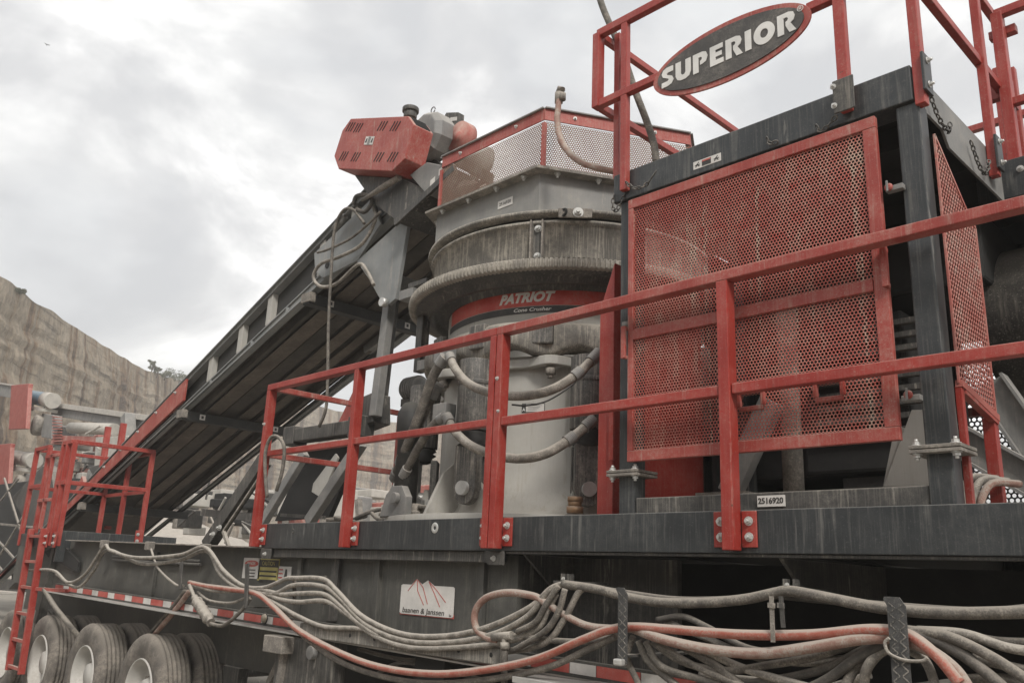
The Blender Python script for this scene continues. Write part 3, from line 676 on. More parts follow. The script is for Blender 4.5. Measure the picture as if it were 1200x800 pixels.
def gear(a, z): return 1+max(-.006, min(.006, .012*math.cos(a*NT)))
part('ring_gear', MB().lathe([(1.28, 3.708), (1.318, 3.712), (1.325, 3.72), (1.33, 3.75), (1.325, 3.78), (1.27, 3.80)], C0, seg=NT*6, rmod=gear, sm=False), 'toothed', cr)
part('gear_underside', lat([(1.0, 3.66), (1.03, 3.645), (1.04, 3.70), (1.12, 3.705), (1.13, 3.66), (1.17, 3.66), (1.18, 3.70), (1.30, 3.712)], seg=96), 'darkd', cr)
part('gear_web', lat([(1.29, 3.797), (1.14, 3.80)], seg=96), 'toothed', cr)
part('bowl_band', lat([(1.15, 3.79), (1.15, 4.10), (1.175, 4.105), (1.175, 4.125), (1.09, 4.13)], seg=96), 'stain', cr)
part('bowl_neck', lat([(1.12, 4.10), (1.12, 4.2)], seg=96), 'under', cr)
a0 = rad(30)
b = MB()
for da in (-.035, .035):
    a = a0+da; d = V(math.sin(a), -math.cos(a), 0); c = V(CX, CY, 0)+d*1.18; b.bar(c+V(0, 0, 3.80), c+V(0, 0, 4.12), .012, .07, d)
part('band_clamp', b, 'crust', cr, .002)
d = V(math.sin(a0), -math.cos(a0), 0)
b = MB(); c = V(CX, CY, 0)+d*1.152; b.bar(c+V(0, 0, 3.81), c+V(0, 0, 4.14), .075, .012, d); part('clamp_plate', b, 'tramp', cr)
for z in (3.86, 4.07): bolt(cr, c+d*.008+V(0, 0, z), d, 1.3)
# label bands wrapped on the shell
part('label_band', lat([(1.003, 3.545), (1.003, 3.665)], seg=64, a0=rad(-27), a1=rad(80)), mat('label_red', (.50, .035, .022), .45, .3, up=.1), cr, recalc=False)
part('label_band', lat([(1.003, 3.490), (1.003, 3.540)], seg=64, a0=rad(-29), a1=rad(80)), 'inkd', cr, recalc=False)
def wrap(az, z0, r):
    def f(x, y, z):
        a = rad(az)+x/r; return Vector((CX+(r+z)*math.sin(a), CY-(r+z)*math.cos(a), z0+y))
    return f
text_obj('label_lettering', 'PATRIOT', .098, None, 'letter', cr, ext=.0015, bold=.0048, shear=.32, sx=1.02, bend=wrap(22.7, 3.607, 1.006), space=1.02)
text_obj('label_lettering', 'Cone Crusher', .036, None, 'letter', cr, ext=.001, bold=.0008, shear=.25, sx=1.35, bend=wrap(26, 3.516, 1.006))
# warning sticker on the shell
def arcplate(az0, az1, z0, z1, r, m, nm, par):
    return part(nm, MB().lathe([(r, z0), (r, z1)], C0, seg=10, a0=rad(az0), a1=rad(az1)), m, par, recalc=False)
o = arcplate(23.4, 33.0, 2.765, 2.83, 1.003, 'inkd', 'warning_sticker', cr)
arcplate(25.2, 32.7, 2.770, 2.825, 1.0045, 'white', 'sticker_panel', o)
text_obj('sticker_mark', 'A', .03, None, 'letter', o, ext=.0005, bold=.001, bend=wrap(24.3, 2.785, 1.0045))
for i, z in enumerate((2.813, 2.803, 2.793, 2.783)): arcplate(26, 31.8-i*.7, z, z+.003, 1.0055, 'mgrey', 'sticker_line', o)
# tramp release cylinders round the shell
def tramp(az, nm='tramp_cylinder', R_=1.16):
    a = rad(az); d = V(math.sin(a), -math.cos(a), 0); t = V(math.cos(a), math.sin(a), 0); c = V(CX, CY, 0)+d*R_
    b = MB(); b.tube([c+V(0, 0, 2.62), c+V(0, 0, 3.12)], .125, 24); b.tube([c+V(0, 0, 2.94), c+V(0, 0, 2.97)], .13, 24)
    o = part(nm, b, 'tramp', cr, .003)
    b = MB(); b.lathe([(.06, 2.50), (.11, 2.52), (.085, 2.54), (.12, 2.565), (.09, 2.58), (.12, 2.60), (.10, 2.62)], (c.x, c.y, 0), 20); part('rubber_boot', b, 'black', o)
    b = MB(); pts = [c+t*x*.095+V(0, 0, z)-d*.0 for x, z in ((-1, 2.52), (1, 2.52), (1, 2.22), (.8, 2.16), (.4, 2.125), (0, 2.115), (-.4, 2.125), (-.8, 2.16), (-1, 2.22))]
    b.prism(pts, d*.07); b.prism([p-d*.09 for p in pts], -d*.05); part('clevis', b, 'tramp', o, .004)
    b = MB(); b.cyl(c-d*.10+V(0, 0, 2.225), c+d*.105+V(0, 0, 2.225), .048, 20); part('clevis_pin', b, 'galv', o)
    b = MB(); b.prism([c-d*.14+t*x+V(0, 0, z) for x, z in ((-.14, 2.05), (.14, 2.05), (.09, 2.22), (0, 2.30), (-.09, 2.22))], d*.10); part('anchor_lug', b, 'grey', cr, .006)
    b = MB(); b.bar(c+t*.10-d*.05+V(0, 0, 2.70), c+t*.10-d*.05+V(0, 0, 3.1), .03, .03); part('guide_strip', b, 'crust', o)
    return o
tramp(8); tramp(49); tramp(-46); tramp(95); tramp(-92)
# flared wedge left of the front cylinder
b = MB(); a = rad(-6); d = V(math.sin(a), -math.cos(a), 0); t = V(math.cos(a), math.sin(a), 0); c = V(CX, CY, 0)
b.prism([c+d*1.0+V(0, 0, 2.05), c+d*1.32+V(0, 0, 2.05), c+d*1.18+V(0, 0, 2.35), c+d*1.0+V(0, 0, 2.5)], t*.03); part('gusset', b, 'grey', cr, .003)
# accumulators and junction block
for az, rr in ((-22, 1.30),):
    a = rad(az); c = V(CX+rr*math.sin(a), CY-rr*math.cos(a), 0); b = MB(); b.lathe([(0, 2.08), (.085, 2.10), (.085, 2.60), (.10, 2.62), (.10, 2.80), (.06, 2.88), (0, 2.9)], (c.x, c.y, 0), 24); o = part('accumulator', b, 'black', cr)
    b = MB(); b.prism([c+V(-.16, -.10, 2.045), c+V(.14, -.10, 2.045), c+V(.14, -.10, 2.18), c+V(.08, -.10, 2.26), c+V(-.02, -.10, 2.26), c+V(-.10, -.10, 2.2)], (0, .06, 0)); b.cyl(c+V(.04, -.10, 2.17), c+V(.04, -.14, 2.17), .04, 16); part('bracket', b, 'mgrey', o, .004)
q = PY(485, 590, 4.0); b = MB(); b.prism([(q.x-.09, 4.0, 2.0), (q.x+.09, 4.0, 2.0), (q.x+.09, 4.0, 2.18), (q.x, 4.0, 2.22), (q.x-.07, 4.0, 2.2), (q.x-.07, 4.0, 2.14), (q.x-.01, 4.0, 2.13), (q.x-.01, 4.0, 2.08), (q.x-.09, 4.0, 2.07)], (0, .03, 0)); part('hook_lug', b, 'mgrey', cr, .004)
q = PY(674, 592, 4.02); b = MB(); b.cyl((q.x, 4.02, 2.05), (q.x, 4.02, 2.09), .055, 6); b.cyl((q.x, 4.02, 2.09), (q.x, 4.02, 2.13), .045, 6); b.cyl((q.x, 4.02, 2.12), (q.x, 4.02, 2.15), .05, 6); part('brass_nut', b, 'brass', cr)
# boxes and brackets hung at the crusher's left
for (x0_, y0_, x1_, y1_, yy, dd, m) in ((484, 352, 497, 436, 4.15, .08, 'darkd'), (467, 336, 484, 352, 4.2, .1, 'mgrey'), (478, 325, 500, 338, 4.25, .1, 'darkd'), (488, 418, 508, 434, 4.1, .12, 'mgrey')):
    a, c = PY(x0_, y1_, yy), PY(x1_, y0_, yy); part('side_bracket', MB().box(a, c+V(0, dd, 0)), m, cr, .004)

# ============================================================ FEED HOPPER
hp = thing('feed_hopper', 'six-sided steel feed hopper with red topped perforated guard above the crusher', 'hopper', (CX, CY, 4.16))
def octo(R_, z, dx=0): return [V(CX+dx+R_*math.sin(rad(30+60*k)), CY-R_*math.cos(rad(30+60*k)), z) for k in range(6)]
def shell(rings, close=True):
    b = MB(); vs = [p for r in rings for p in r]; n = 6
    return b.add(vs, [(i*n+k, i*n+(k+1) % n, (i+1)*n+(k+1) % n, (i+1)*n+k) for i in range(len(rings)-1) for k in range(n)])
part('lip_ring', lat([(1.06, 4.165), (1.20, 4.17), (1.205, 4.195), (1.10, 4.20)], seg=96), 'stain', hp)
part('funnel', shell([octo(1.17, 4.19), octo(1.17, 4.505)]), mat('bowl_grey_paint', (.21, .21, .205), .5, .4, (.36, .34, .30), up=.6, scale=4, streak=.25), hp)
part('flange', shell([octo(1.10, 4.502), octo(1.27, 4.502), octo(1.27, 4.522), octo(1.10, 4.526)]), 'crust', hp)
for k in range(6):
    A_, B_ = octo(1.22, 4.50)[k], octo(1.22, 4.50)[(k+1) % 6]
    if k in (2, 3): continue
    for f_ in (.12, .38, .64, .88): p = A_.lerp(B_, f_); bolt(hp, p, (0, 0, -1), 1.2)
DX = .03
lo, hi = octo(1.17, 4.528, DX), octo(1.17, 5.0, DX)
for k in range(6):
    a, c = lo[k], lo[(k+1) % 6]; u = (c-a); nrm = V(u.y, -u.x, 0).normalized()
    w_ = u.length
    if k not in (2, 3): perforated('mesh_sheet', a, u, (0, 0, 1), w_, .39, .0185, .0065, 'guardmesh', hp)
    ah, ch = V(a.x, a.y, 4.925), V(c.x, c.y, 4.925)
    part('top_band', MB().prism([ah+nrm*.006, ch+nrm*.006, ch+V(0, 0, .092)+nrm*.006, ah+V(0, 0, .092)+nrm*.006], -nrm*.01), 'redd', hp)
    part('rim_angle', MB().bar(ah+V(0, 0, .096)-nrm*.01, ch+V(0, 0, .096)-nrm*.01, .07, .01), 'mgrey', hp)
    part('corner_post', MB().bar(a-nrm*.0, V(a.x, a.y, 4.90), .028, .028), 'redd', hp)
    if k in (5, 0):
        for f_ in (.2, .75): p = ah.lerp(ch, f_)+V(0, 0, .05)+nrm*.007; bolt(hp, p, nrm, .7)
# number sticker and lifting eye on the funnel
fa, fb = octo(1.172, 0)[5], octo(1.172, 0)[0]; dir_ = (fb-fa).normalized(); fn = V(dir_.y, -dir_.x, 0); rz = math.atan2(dir_.y, dir_.x)
q = fa.lerp(fb, .70); q.z = 4.37
b = MB(); b.prism([q+fn*.003+dir_*x+V(0, 0, z) for x, z in ((-.08, -.032), (.08, -.032), (.08, .032), (-.08, .032))], fn*-.002); o = part('number_sticker', b, 'white', hp)
text_obj('number', '2516920', .036, Matrix.Translation(q+fn*.004) @ Matrix.Rotation(rz, 4, 'Z') @ Matrix.Rotation(rad(90), 4, 'X'), 'inkd', o)
q = fa.lerp(fb, .45)+V(0, 0, 4.23)+fn*.02; b = MB(); b.tube([q+dir_*.05*math.cos(i*.3)+V(0, 0, .05*math.sin(i*.3)) for i in range(12)], .012, 8); part('lifting_eye', b, 'mgrey', hp)
a = rad(43); dd_ = V(math.sin(a), -math.cos(a), 0); c = V(CX, CY, 4.165)+dd_*1.20; tt = V(math.cos(a), math.sin(a), 0)
b = MB(); b.bar(c-tt*.12, c+tt*.12, .02, .07); o = part('clamp_block', b, 'crust', hp, .003); bolt(o, c+tt*.02+dd_*.012, dd_, 1.8); b = MB(); b.lathe([(.012, -.004), (.03, -.008), (.034, 0)], (c.x-.08*tt.x+dd_.x*.012, c.y-.08*tt.y+dd_.y*.012, c.z), 14, axis='y'); part('eye', b, 'under', o)
# steel box of the head chute seen dimly through the guard
b = MB(); b.prism([(-5.55, 4.5, 4.57), (-4.75, 4.5, 4.57), (-4.75, 4.5, 4.80), (-4.95, 4.5, 4.87), (-5.0, 4.5, 4.78), (-5.2, 4.5, 4.90), (-5.55, 4.5, 4.8)], (0, 1.1, 0)); part('head_chute', b, 'rockm', hp, .01)
rnd = random.Random(9); b = MB()
for k in range(90):
    x = rnd.uniform(-5.4, -4.35); y = rnd.uniform(4.15, 5.2)
    if (x-CX)**2+(y-CY)**2 > .98: continue
    c = V(x, y, 4.56+rnd.uniform(0, .24)*(1 if x < -4.7 else .3)); r_ = rnd.uniform(.05, .12); pts_ = [c+V(rnd.gauss(0, 1), rnd.gauss(0, 1), rnd.gauss(0, 1)).normalized()*r_ for _ in range(8)]
    bm_t = bmesh.new(); [bm_t.verts.new(p) for p in pts_]; bmesh.ops.convex_hull(bm_t, input=bm_t.verts); bm_t.verts.index_update(); b.add([v.co.copy() for v in bm_t.verts], [[v.index for v in f.verts] for f in bm_t.faces]); bm_t.free()
o = solo('crushed_stone', b, 'rockm', 'heap of broken pale stone lying inside the feed hopper behind its mesh guard', 'stone'); o['kind'] = 'stuff'
# rubber water pipe over the hopper
f1 = [PY(655, 112, 3.98), PY(654, 128, 3.96), PY(653, 140, 3.93), PY(656, 160, 3.9), PY(666, 178, 3.88), PY(685, 192, 3.86), PY(715, 200, 3.9), PY(735, 203, 4.05)]
b = MB(); b.tube(spline(f1, 8), .022, 12); solo('spray_hose', b, 'hoserp', 'red brown spray hose curling down the hopper guard', 'hose')
q = f1[0]; b = MB(); b.cyl(q+V(0, 0, -.06), q+V(0, 0, .02), .03, 12); b.cyl(q+V(.035, 0, -.05), q+V(.035, 0, .0), .025, 12); b.tube([q+V(0, 0, .02), q+V(.01, 0, .05), q+V(.03, 0, .03)], .026, 10); solo('valve', b, 'crust', 'small dark valve standing up at the corner of the hopper rim', 'valve')
b = MB(); P_ = [PY(x, y, 3.66) for x, y in ((697, -25), (706, 8), (729, 62), (744, 106), (757, 140), (766, 168), (769, 190))]; b.tube(spline(P_, 8), .021, 12); solo('rubber_hose', b, 'hose', 'brown rubber hose rising out of the picture past the upper red railing', 'hose')

# ============================================================ RED SIDE COVER beside the crusher
rc = MB(); rc.prism([(-3.12, 3.72, 1.995), (-3.01, 3.72, 1.995), (-3.01, 3.72, 3.47), (-3.115, 3.72, 3.20)], (0, .9, 0)); rcd = thing('drive_cover', 'tall plain red sheet cover between the crusher and the gantry', 'machine guard', (-3.06, 3.72, 1.995))
part('cover_sheet', rc, 'red', rcd, .004)
b = MB(); b.bar((-3.0, 3.70, 2.30), (-3.0, 3.70, 2.62), .03, .02); part('cover_handle', b, 'red', rcd)

# ============================================================ CRUSHER HOSES
def hose(P, r, m, label, name='hydraulic_hose', cat='hose', group=None, seg=12, n=9):
    b = MB(); b.tube(spline(P, n), r, seg); return solo(name, b, m, label, cat, group)
def fitting(parent_none, p, q, r, label): pass
h1 = [(527, 417, 3.78), (533, 431, 3.74), (545, 446, 3.70), (562, 456, 3.67), (590, 463, 3.66), (620, 463, 3.68), (650, 455, 3.75), (678, 437, 3.86), (702, 413, 4.0)]
h2 = [(524, 488, 3.76), (533, 505, 3.72), (552, 522, 3.68), (580, 533, 3.66), (610, 537, 3.67), (640, 531, 3.72), (670, 513, 3.85), (696, 491, 3.98)]
def hose_thing(P, r, label, m='hosep'):
    pts = [PY(x, y, d) for x, y, d in P]; t = thing('hydraulic_hose', label, 'hose', pts[0], 'big hoses linking the crusher cylinders')
    s = spline(pts, 9); part('hose', MB().tube(s, r, 14), m, t)
    for sl in ([s[0].lerp(s[4], i/16) for i in range(17)], [s[-12].lerp(s[-9], i/16) for i in range(17)], [s[-5].lerp(s[-1], i/16) for i in range(17)]): b = MB(); b.tube(sl, r*1.22, 16, rf=lambda u: r*(1.22+.08*math.cos(u*38))); part('fitting', b, 'mgrey', t)
    return t
hose_thing(h1, .030, 'upper pale hose sagging across the crusher body')
hose_thing(h2, .030, 'lower pale hose sagging across the crusher body')
hose_thing([(522, 418, 3.80), (508, 440, 3.8), (497, 470, 3.8), (484, 505, 3.8), (470, 540, 3.85), (463, 560, 3.95)], .036, 'upper pale hose dropping steeply left of the crusher', 'hose')
hose_thing([(515, 450, 3.9), (497, 485, 3.9), (484, 515, 3.9), (474, 545, 3.95)], .03, 'second parallel hose close behind the steep one left of the crusher', 'hose')
hose_thing([(522, 487, 3.78), (506, 500, 3.78), (490, 525, 3.8), (474, 555, 3.82), (460, 580, 3.85)], .03, 'lower hose running from the junction block down to the deck', 'hose')
b = MB(); q = PY(519, 488, 3.82); b.box(q+V(-.07, -.04, -.09), q+V(.07, .06, .09)); solo('junction_block', b, 'mgrey', 'small square steel junction block where the lower hoses meet', 'fitting', bevel=.005)
b = MB(); q = PY(519, 417, 3.84); b.box(q+V(-.07, -.03, -.05), q+V(.08, .06, .05)); solo('junction_block', b, 'mgrey', 'small steel junction block where the upper hoses meet', 'fitting', bevel=.005)
hose([PY(600, 474, 3.72), PY(617, 475, 3.76), PY(640, 470, 3.83), PY(665, 455, 3.93), PY(688, 435, 4.05)], .006, 'inkd', 'thin black cable under the upper hose on the crusher', 'cable', 'cable')

# ============================================================ INCLINED CONVEYOR
YN, YF = 4.3, 5.8
def zt(x): return 3.866+.397*(x+10.12)
def zb(x): return 3.179+.345*(x+10.96)
def zc(x): return 3.567+.3597*(x+10.026)       # top of the lower channel
XA, XB = -16.5, -5.85
cv = thing('belt_conveyor', 'long dark inclined conveyor climbing from lower left to the crusher hopper', 'conveyor', (-10, 5.05, 2.0))
def sweep(y0, y1, f0, f1, xa=XA, xb=XB):
    return MB().prism([(xa, y0, f0(xa)), (xb, y0, f0(xb)), (xb, y0, f1(xb)), (xa, y0, f1(xa))], (0, y1-y0, 0))
for s, y in ((1, YN), (-1, YF)):
    part('top_rail', sweep(y, y+s*.07, lambda x: zt(x)-.035, zt), 'cgrey', cv, .003)
    part('top_angle', sweep(y-s*.03, y+s*.0, lambda x: zt(x)-.012, zt), 'cgrey', cv)
    part('top_closure', sweep(y, y+s*.12, lambda x: zt(x)-.050, lambda x: zt(x)-.037), 'cgrey', cv)
    part('skirt_panel', sweep(y+s*.09, y+s*.11, lambda x: zb(x)+.08, lambda x: zt(x)-.01), 'black', cv)
    part('lower_channel', sweep(y+s*.02, y+s*.035, lambda x: zb(x)+.015, lambda x: zc(x)-.015), 'cgrey', cv)
    part('channel_flange', sweep(y-s*.0, y+s*.085, lambda x: zc(x)-.014, lambda x: zc(x)), 'cgrey', cv)
    part('channel_flange', sweep(y-s*.0, y+s*.085, lambda x: zb(x), lambda x: zb(x)+.014), 'cgrey', cv)
for px in (279, 313, 375, 412, 244, 205):
    x = PY(px, {279: 398, 313: 366, 375: 295, 412: 262, 244: 432, 205: 470}[px], YN).x
    part('side_post', MB().box((x-.05, YN+.02, zc(x)+.02), (x+.05, YN+.088, zt(x)-.03)), 'grey', cv, .003)
for x in (-11.1, -9.5, -8.6, -7.9): part('splice_tab', MB().box((x-.02, YN+.0, zb(x)+.02), (x+.02, YN+.018, zc(x)-.02)), 'cgrey', cv)
# bottom pan with lengthwise steps
prof = [(4.39, .10), (4.50, .10), (4.51, .02), (4.56, .02), (4.57, .09), (4.80, .13), (4.83, .05), (5.0, .04), (5.02, .13), (5.22, .14), (5.24, .05), (5.42, .06), (5.44, .12), (5.56, .12), (5.57, .02), (5.62, .02), (5.64, .1), (5.71, .10)]
b = MB(); vs = [(x, y, zb(x)+d) for x in (XA, XB-.1) for y, d in prof]; n = len(prof); b.add(vs, [(k, k+1, n+k+1, n+k) for k in range(n-1)])
vs = [(x, y, zb(x)+d+.02) for x in (XA, XB-.1) for y, d in prof]; b.add(vs, [(k, n+k, n+k+1, k+1) for k in range(n-1)])
part('belt_pan', b, 'belt', cv, recalc=False)
for y0_, y1_ in ((4.60, 4.79), (5.04, 5.20), (5.28, 5.40)):
    part('return_belt', sweep(y0_, y1_, lambda x: zb(x)+.02, lambda x: zb(x)+.03), mat('dusty_return_belt', (.10, .085, .07), .8, .8, (.22, .19, .16), up=.2, scale=2.5, var=.3), cv)
part('belt', sweep(4.5, 5.6, lambda x: zt(x)-.20, lambda x: zt(x)-.185), 'belt', cv)
for px, py in ((205, 524), (355, 374), (108, 620)):
    x = PY(px, py, YN).x+.06
    if px == 108: x = -13.1
    o = part('cross_member', MB().box((x-.06, YN-.02, zb(x)-.12), (x+.06, YF+.05, zb(x)-.012)), 'black', cv, .004)
    for y in (YN+.20, YN+1.2):
        if px == 108: continue
        part('warning_sticker', MB().box((x+.061, y, zb(x)-.095), (x+.063, y+.07, zb(x)-.03)), 'white', o); part('sticker_mark', MB().box((x+.0635, y+.02, zb(x)-.08), (x+.0645, y+.05, zb(x)-.045)), 'inkd', o)
    part('cross_bracket', MB().box((x-.09, YN-.03, zb(x)-.10), (x+.08, YN+.04, zb(x)-.0)), 'crust', o, .004)
# red side plank
b = MB(); xs = (-18.0, -10.1); b.prism([(xs[0], YN-.035, zc(xs[0])+.03), (xs[1], YN-.035, zc(xs[1])+.02), (xs[1], YN-.035, zt(xs[1])-.045), (xs[0], YN-.035, zt(xs[0])-.10)], (0, .03, 0)); o = part('side_plank', b, 'redd', cv, .003)
for i in range(6): x = -10.35-i*.5; bolt(o, (x, YN-.035, zt(x)-.09), s=1.0)
# head pulley
b = MB(); b.cyl((-5.85, 4.45, zt(-5.85)-.42), (-5.85, 5.65, zt(-5.85)-.42), .24, 32); part('head_pulley', b, 'black', cv)
part('head_hood', MB().prism([(-5.95, 4.42, zt(-5.95)-.22), (-5.45, 4.42, 5.12), (-5.4, 4.42, 4.6), (-5.9, 4.42, 4.7)], (0, 1.26, 0)), 'crust', cv, .01)
# support legs and plates near the crusher
b = MB(); b.prism([PY(x, y, 4.22) for x, y in ((418, 306), (480, 250), (463, 350), (455, 357), (446, 352), (434, 330))], (0, .04, 0)); part('leg_plate', b, 'cgrey', cv, .004)
b = MB(); b.prism([PY(x, y, 4.24) for x, y in ((368, 297), (436, 232), (446, 262), (419, 305), (378, 326), (369, 318))], (0, .03, 0)); o = part('head_side_plate', b, 'cgrey', cv, .004)
q = PY(380, 323-1, 4.236); q = PY(381, 322, 4.236); b = MB(); b.cyl(q+V(.02, 0, .1), q+V(.02, -.004, .1), .035, 16); part('hole', b, 'under', o)
q = PY(452, 355, 4.2); b = MB(); b.cyl(q, q-V(0, .05, 0), .04, 14); part('pivot_pin', b, 'galv', cv)
a, c = PY(457, 352, 4.32), PY(440, 485, 4.32); part('leg', MB().bar(a, c-V(0, 0, .02), .095, .08, (0, 1, 0)), 'mgrey', cv, .008)
a, c = PY(463, 350, 4.50), PY(449, 470, 4.50); part('leg_brace', MB().bar(a, c, .06, .06, (0, 1, 0)), 'darkd', cv, .004)
a, c = PY(440, 400, 5.3), PY(470, 360, 5.3)
b = MB(); b.bar(PY(430, 410, 5.6), PY(520, 345, 5.6), .10, .10); part('rear_brace', b, 'mgrey', cv, .004)
a = PY(455, 330, 4.4); part('leg_crossbar', MB().box((a.x, 4.4, a.z-.1), (a.x+.15, 5.7, a.z+.04)), 'mgrey', cv, .004)

# drive unit at the conveyor head
du = thing('conveyor_drive', 'red slotted guard box with grey gearbox and motor at the conveyor head', 'drive unit', (-6.3, 4.2, 5.2))
YDv = 3.95
face = [(411, 139), (478, 136), (485, 146), (474.6, 185.7), (459, 200.6), (396.6, 198), (391.4, 183), (401, 153)]
F3 = [PY(x, y, YDv) for x, y in face]; part('guard_box', MB().prism(F3, (0, .22, 0)), 'redd', du, .008)
U = (F3[1]-F3[0]).normalized(); Wv = Vector((0, 1, 0)).cross(U); Wv = Wv if Wv.z > 0 else -Wv
b = MB()
for zx, zy in ((408, 149), (417, 150), (445, 148), (460, 148), (400, 183), (414, 184), (441, 184), (457, 184)):
    q = PY(zx, zy, YDv)
    for i in range(3): p = q+U*(.045*i); b.bar(p-Wv*.045-U*.022+V(0, -.0015, 0), p+Wv*.045+U*.022+V(0, -.0015, 0), .013, .003, (0, 1, 0))
part('vent_slots', b, 'under', du)
qs = PY(433, 165, YDv); b = MB(); b.prism([qs+U*x+Wv*z-V(0, .002, 0) for x, z in ((-.075, -.04), (.075, -.04), (.075, .04), (-.075, .04))], (0, -.002, 0)); o = part('warning_sticker', b, 'white', du)
b = MB(); b.prism([qs+U*x+Wv*z-V(0, .005, 0) for x, z in ((-.02, -.036), (.02, -.036), (.02, .036), (-.02, .036))], (0, -.001, 0)); part('sticker_panel', b, 'mgrey', o)
for sx_ in (-.048, .048): b = MB(); b.prism([qs+U*(sx_+x)+Wv*z-V(0, .005, 0) for x, z in ((-.015, -.02), (.01, -.02), (.015, .02), (-.005, .02))], (0, -.001, 0)); part('pictogram', b, 'inkd', o)
b = MB(); side = [F3[2]+V(.002, 0, 0), F3[3]+V(.002, 0, 0)]
for i in range(7):
    p = F3[1].lerp(F3[2], .1+.13*i)+V(.002, 0, .003); b.bar(p+V(0, .03, 0), p+V(0, .19, 0), .014, .004, (1, 0, 0))
part('louvres', b, 'under', du)
q = PY(481, 133, YDv+.11); b = MB(); b.cyl(q-V(0, 0, .05), q+V(0, 0, .01), .06, 18); b.cyl(q+V(0, 0, .01), q+V(0, 0, .05), .075, 18); part('filler_cap', b, 'darkd', du, .004)
g0 = PY(503, 160, YDv+.45); b = MB(); b.lathe([(0, -.12), (.19, -.12), (.235, -.06), (.235, .10), (.17, .14), (0, .14)], (g0.x, YDv+.48, g0.z), 10, axis='y', sm=False); part('gearbox', b, 'mgrey', du, .012)
b = MB(); b.tube([V(g0.x+.03, YDv+.45, g0.z+.235)+V(.03*math.cos(i*.6), 0, .03+.03*math.sin(i*.6)) for i in range(11)], .005, 6); part('lifting_eye', b, 'darkd', du)
b = MB(); b.lathe([(0, .62), (.13, .62), (.145, .66), (.145, 1.05), (.165, 1.06), (.165, 1.12), (.14, 1.14), (0, 1.16)], (g0.x+.02, YDv, g0.z-.02), 26, axis='y'); part('motor', b, 'grey', du)
hq = PY(525, 143, YDv+.8); b = MB(); b.prism([hq+V(-.17, 0, -.04), hq+V(-.04, 0, .12), hq+V(.15, 0, .05), hq+V(.15, 0, -.08), hq+V(.0, 0, -.14)], (0, .08, 0)); part('motor_hood', b, 'darkd', du, .004)
b = MB(); hq2 = PY(532, 137, YDv+.798); b.prism([hq2+V(-.05, 0, .01), hq2+V(.05, 0, -.02), hq2+V(.05, 0, -.06), hq2+V(-.05, 0, -.03)], (0, -.003, 0)); part('hood_sticker', b, 'white', du)
q = PY(546, 158, 4.55); b = MB(); b.lathe([(0, -.02), (.05, -.02), (.05, 0), (.15, 0), (.15, .10), (0, .10)], (q.x-.05, 4.5, q.z-.02), 28, axis='y'); part('shaft_cover', b, 'palered', du)
# dark mounting box below the drive
b = MB(); b.prism([PY(x, y, 4.12) for x, y in ((415, 205), (470, 209), (502, 223), (486, 246), (468, 262), (440, 240), (424, 218))], (0, .75, 0)); part('mount_box', b, 'darkd', du, .006)
b = MB(); b.prism([PY(x, y, 4.10) for x, y in ((480, 205), (500, 190), (530, 196), (500, 228))], (0, .6, 0)); part('gearbox_foot', b, 'mgrey', du, .006)
for x, y in ((507, 213), (517, 200)):
    q = PY(x, y, 4.096); b = MB(); b.prism([q+V(-.03, 0, -.04), q+V(.03, 0, -.02), q+V(.03, 0, .04), q+V(-.03, 0, .02)], (0, -.002, 0)); part('plate_sticker', b, 'white', du)
part('torque_arm', MB().bar(PY(533, 197, 4.08), PY(463, 262, 4.08), .03, .06), 'darkd', du, .003)
rdm = MB(); rdm.tube([PY(468, 208, 4.06), PY(450, 219, 4.06), PY(424, 235, 4.06)], .02, 10, rf=lambda t: .03 if t < .6 else .014); part('turnbuckle', rdm, 'crust', du)
b = MB(); b.cyl(PY(392, 268, 4.15), PY(404, 253, 4.15), .035, 14); b.tube([PY(404, 253, 4.15), PY(418, 238, 4.15)], .015, 8); part('tensioner', b, 'mgrey', du)

# cables at the conveyor head
hose([PY(x, y, 4.1) for x, y in ((374, 500), (382, 478), (384, 440), (385, 380), (388, 320), (392, 270), (402, 247), (414, 246), (427, 262))], .014, 'hose', 'long dusty cable hanging straight down from the conveyor head', 'cable', 'cable')
hose([PY(x, y, 4.16) for x, y in ((436, 240), (440, 256), (425, 285), (400, 300), (378, 308), (369, 318), (368, 328), (377, 336), (395, 332), (420, 310), (430, 318), (438, 334))], .017, 'hosep', 'pale looping cable round the grey plate at the conveyor head', 'cable', 'cable')
hose([PY(x, y, 4.12) for x, y in ((372, 296), (385, 292), (410, 280), (432, 262), (446, 248))], .012, 'hose', 'short cable crossing the conveyor head plate', 'cable', 'cable')
hose([PY(x, y, 4.1) for x, y in ((414, 240), (418, 230), (430, 229), (436, 236), (428, 248), (419, 246))], .02, 'hosed', 'small dark coil of cable under the drive guard', 'cable', 'cable')

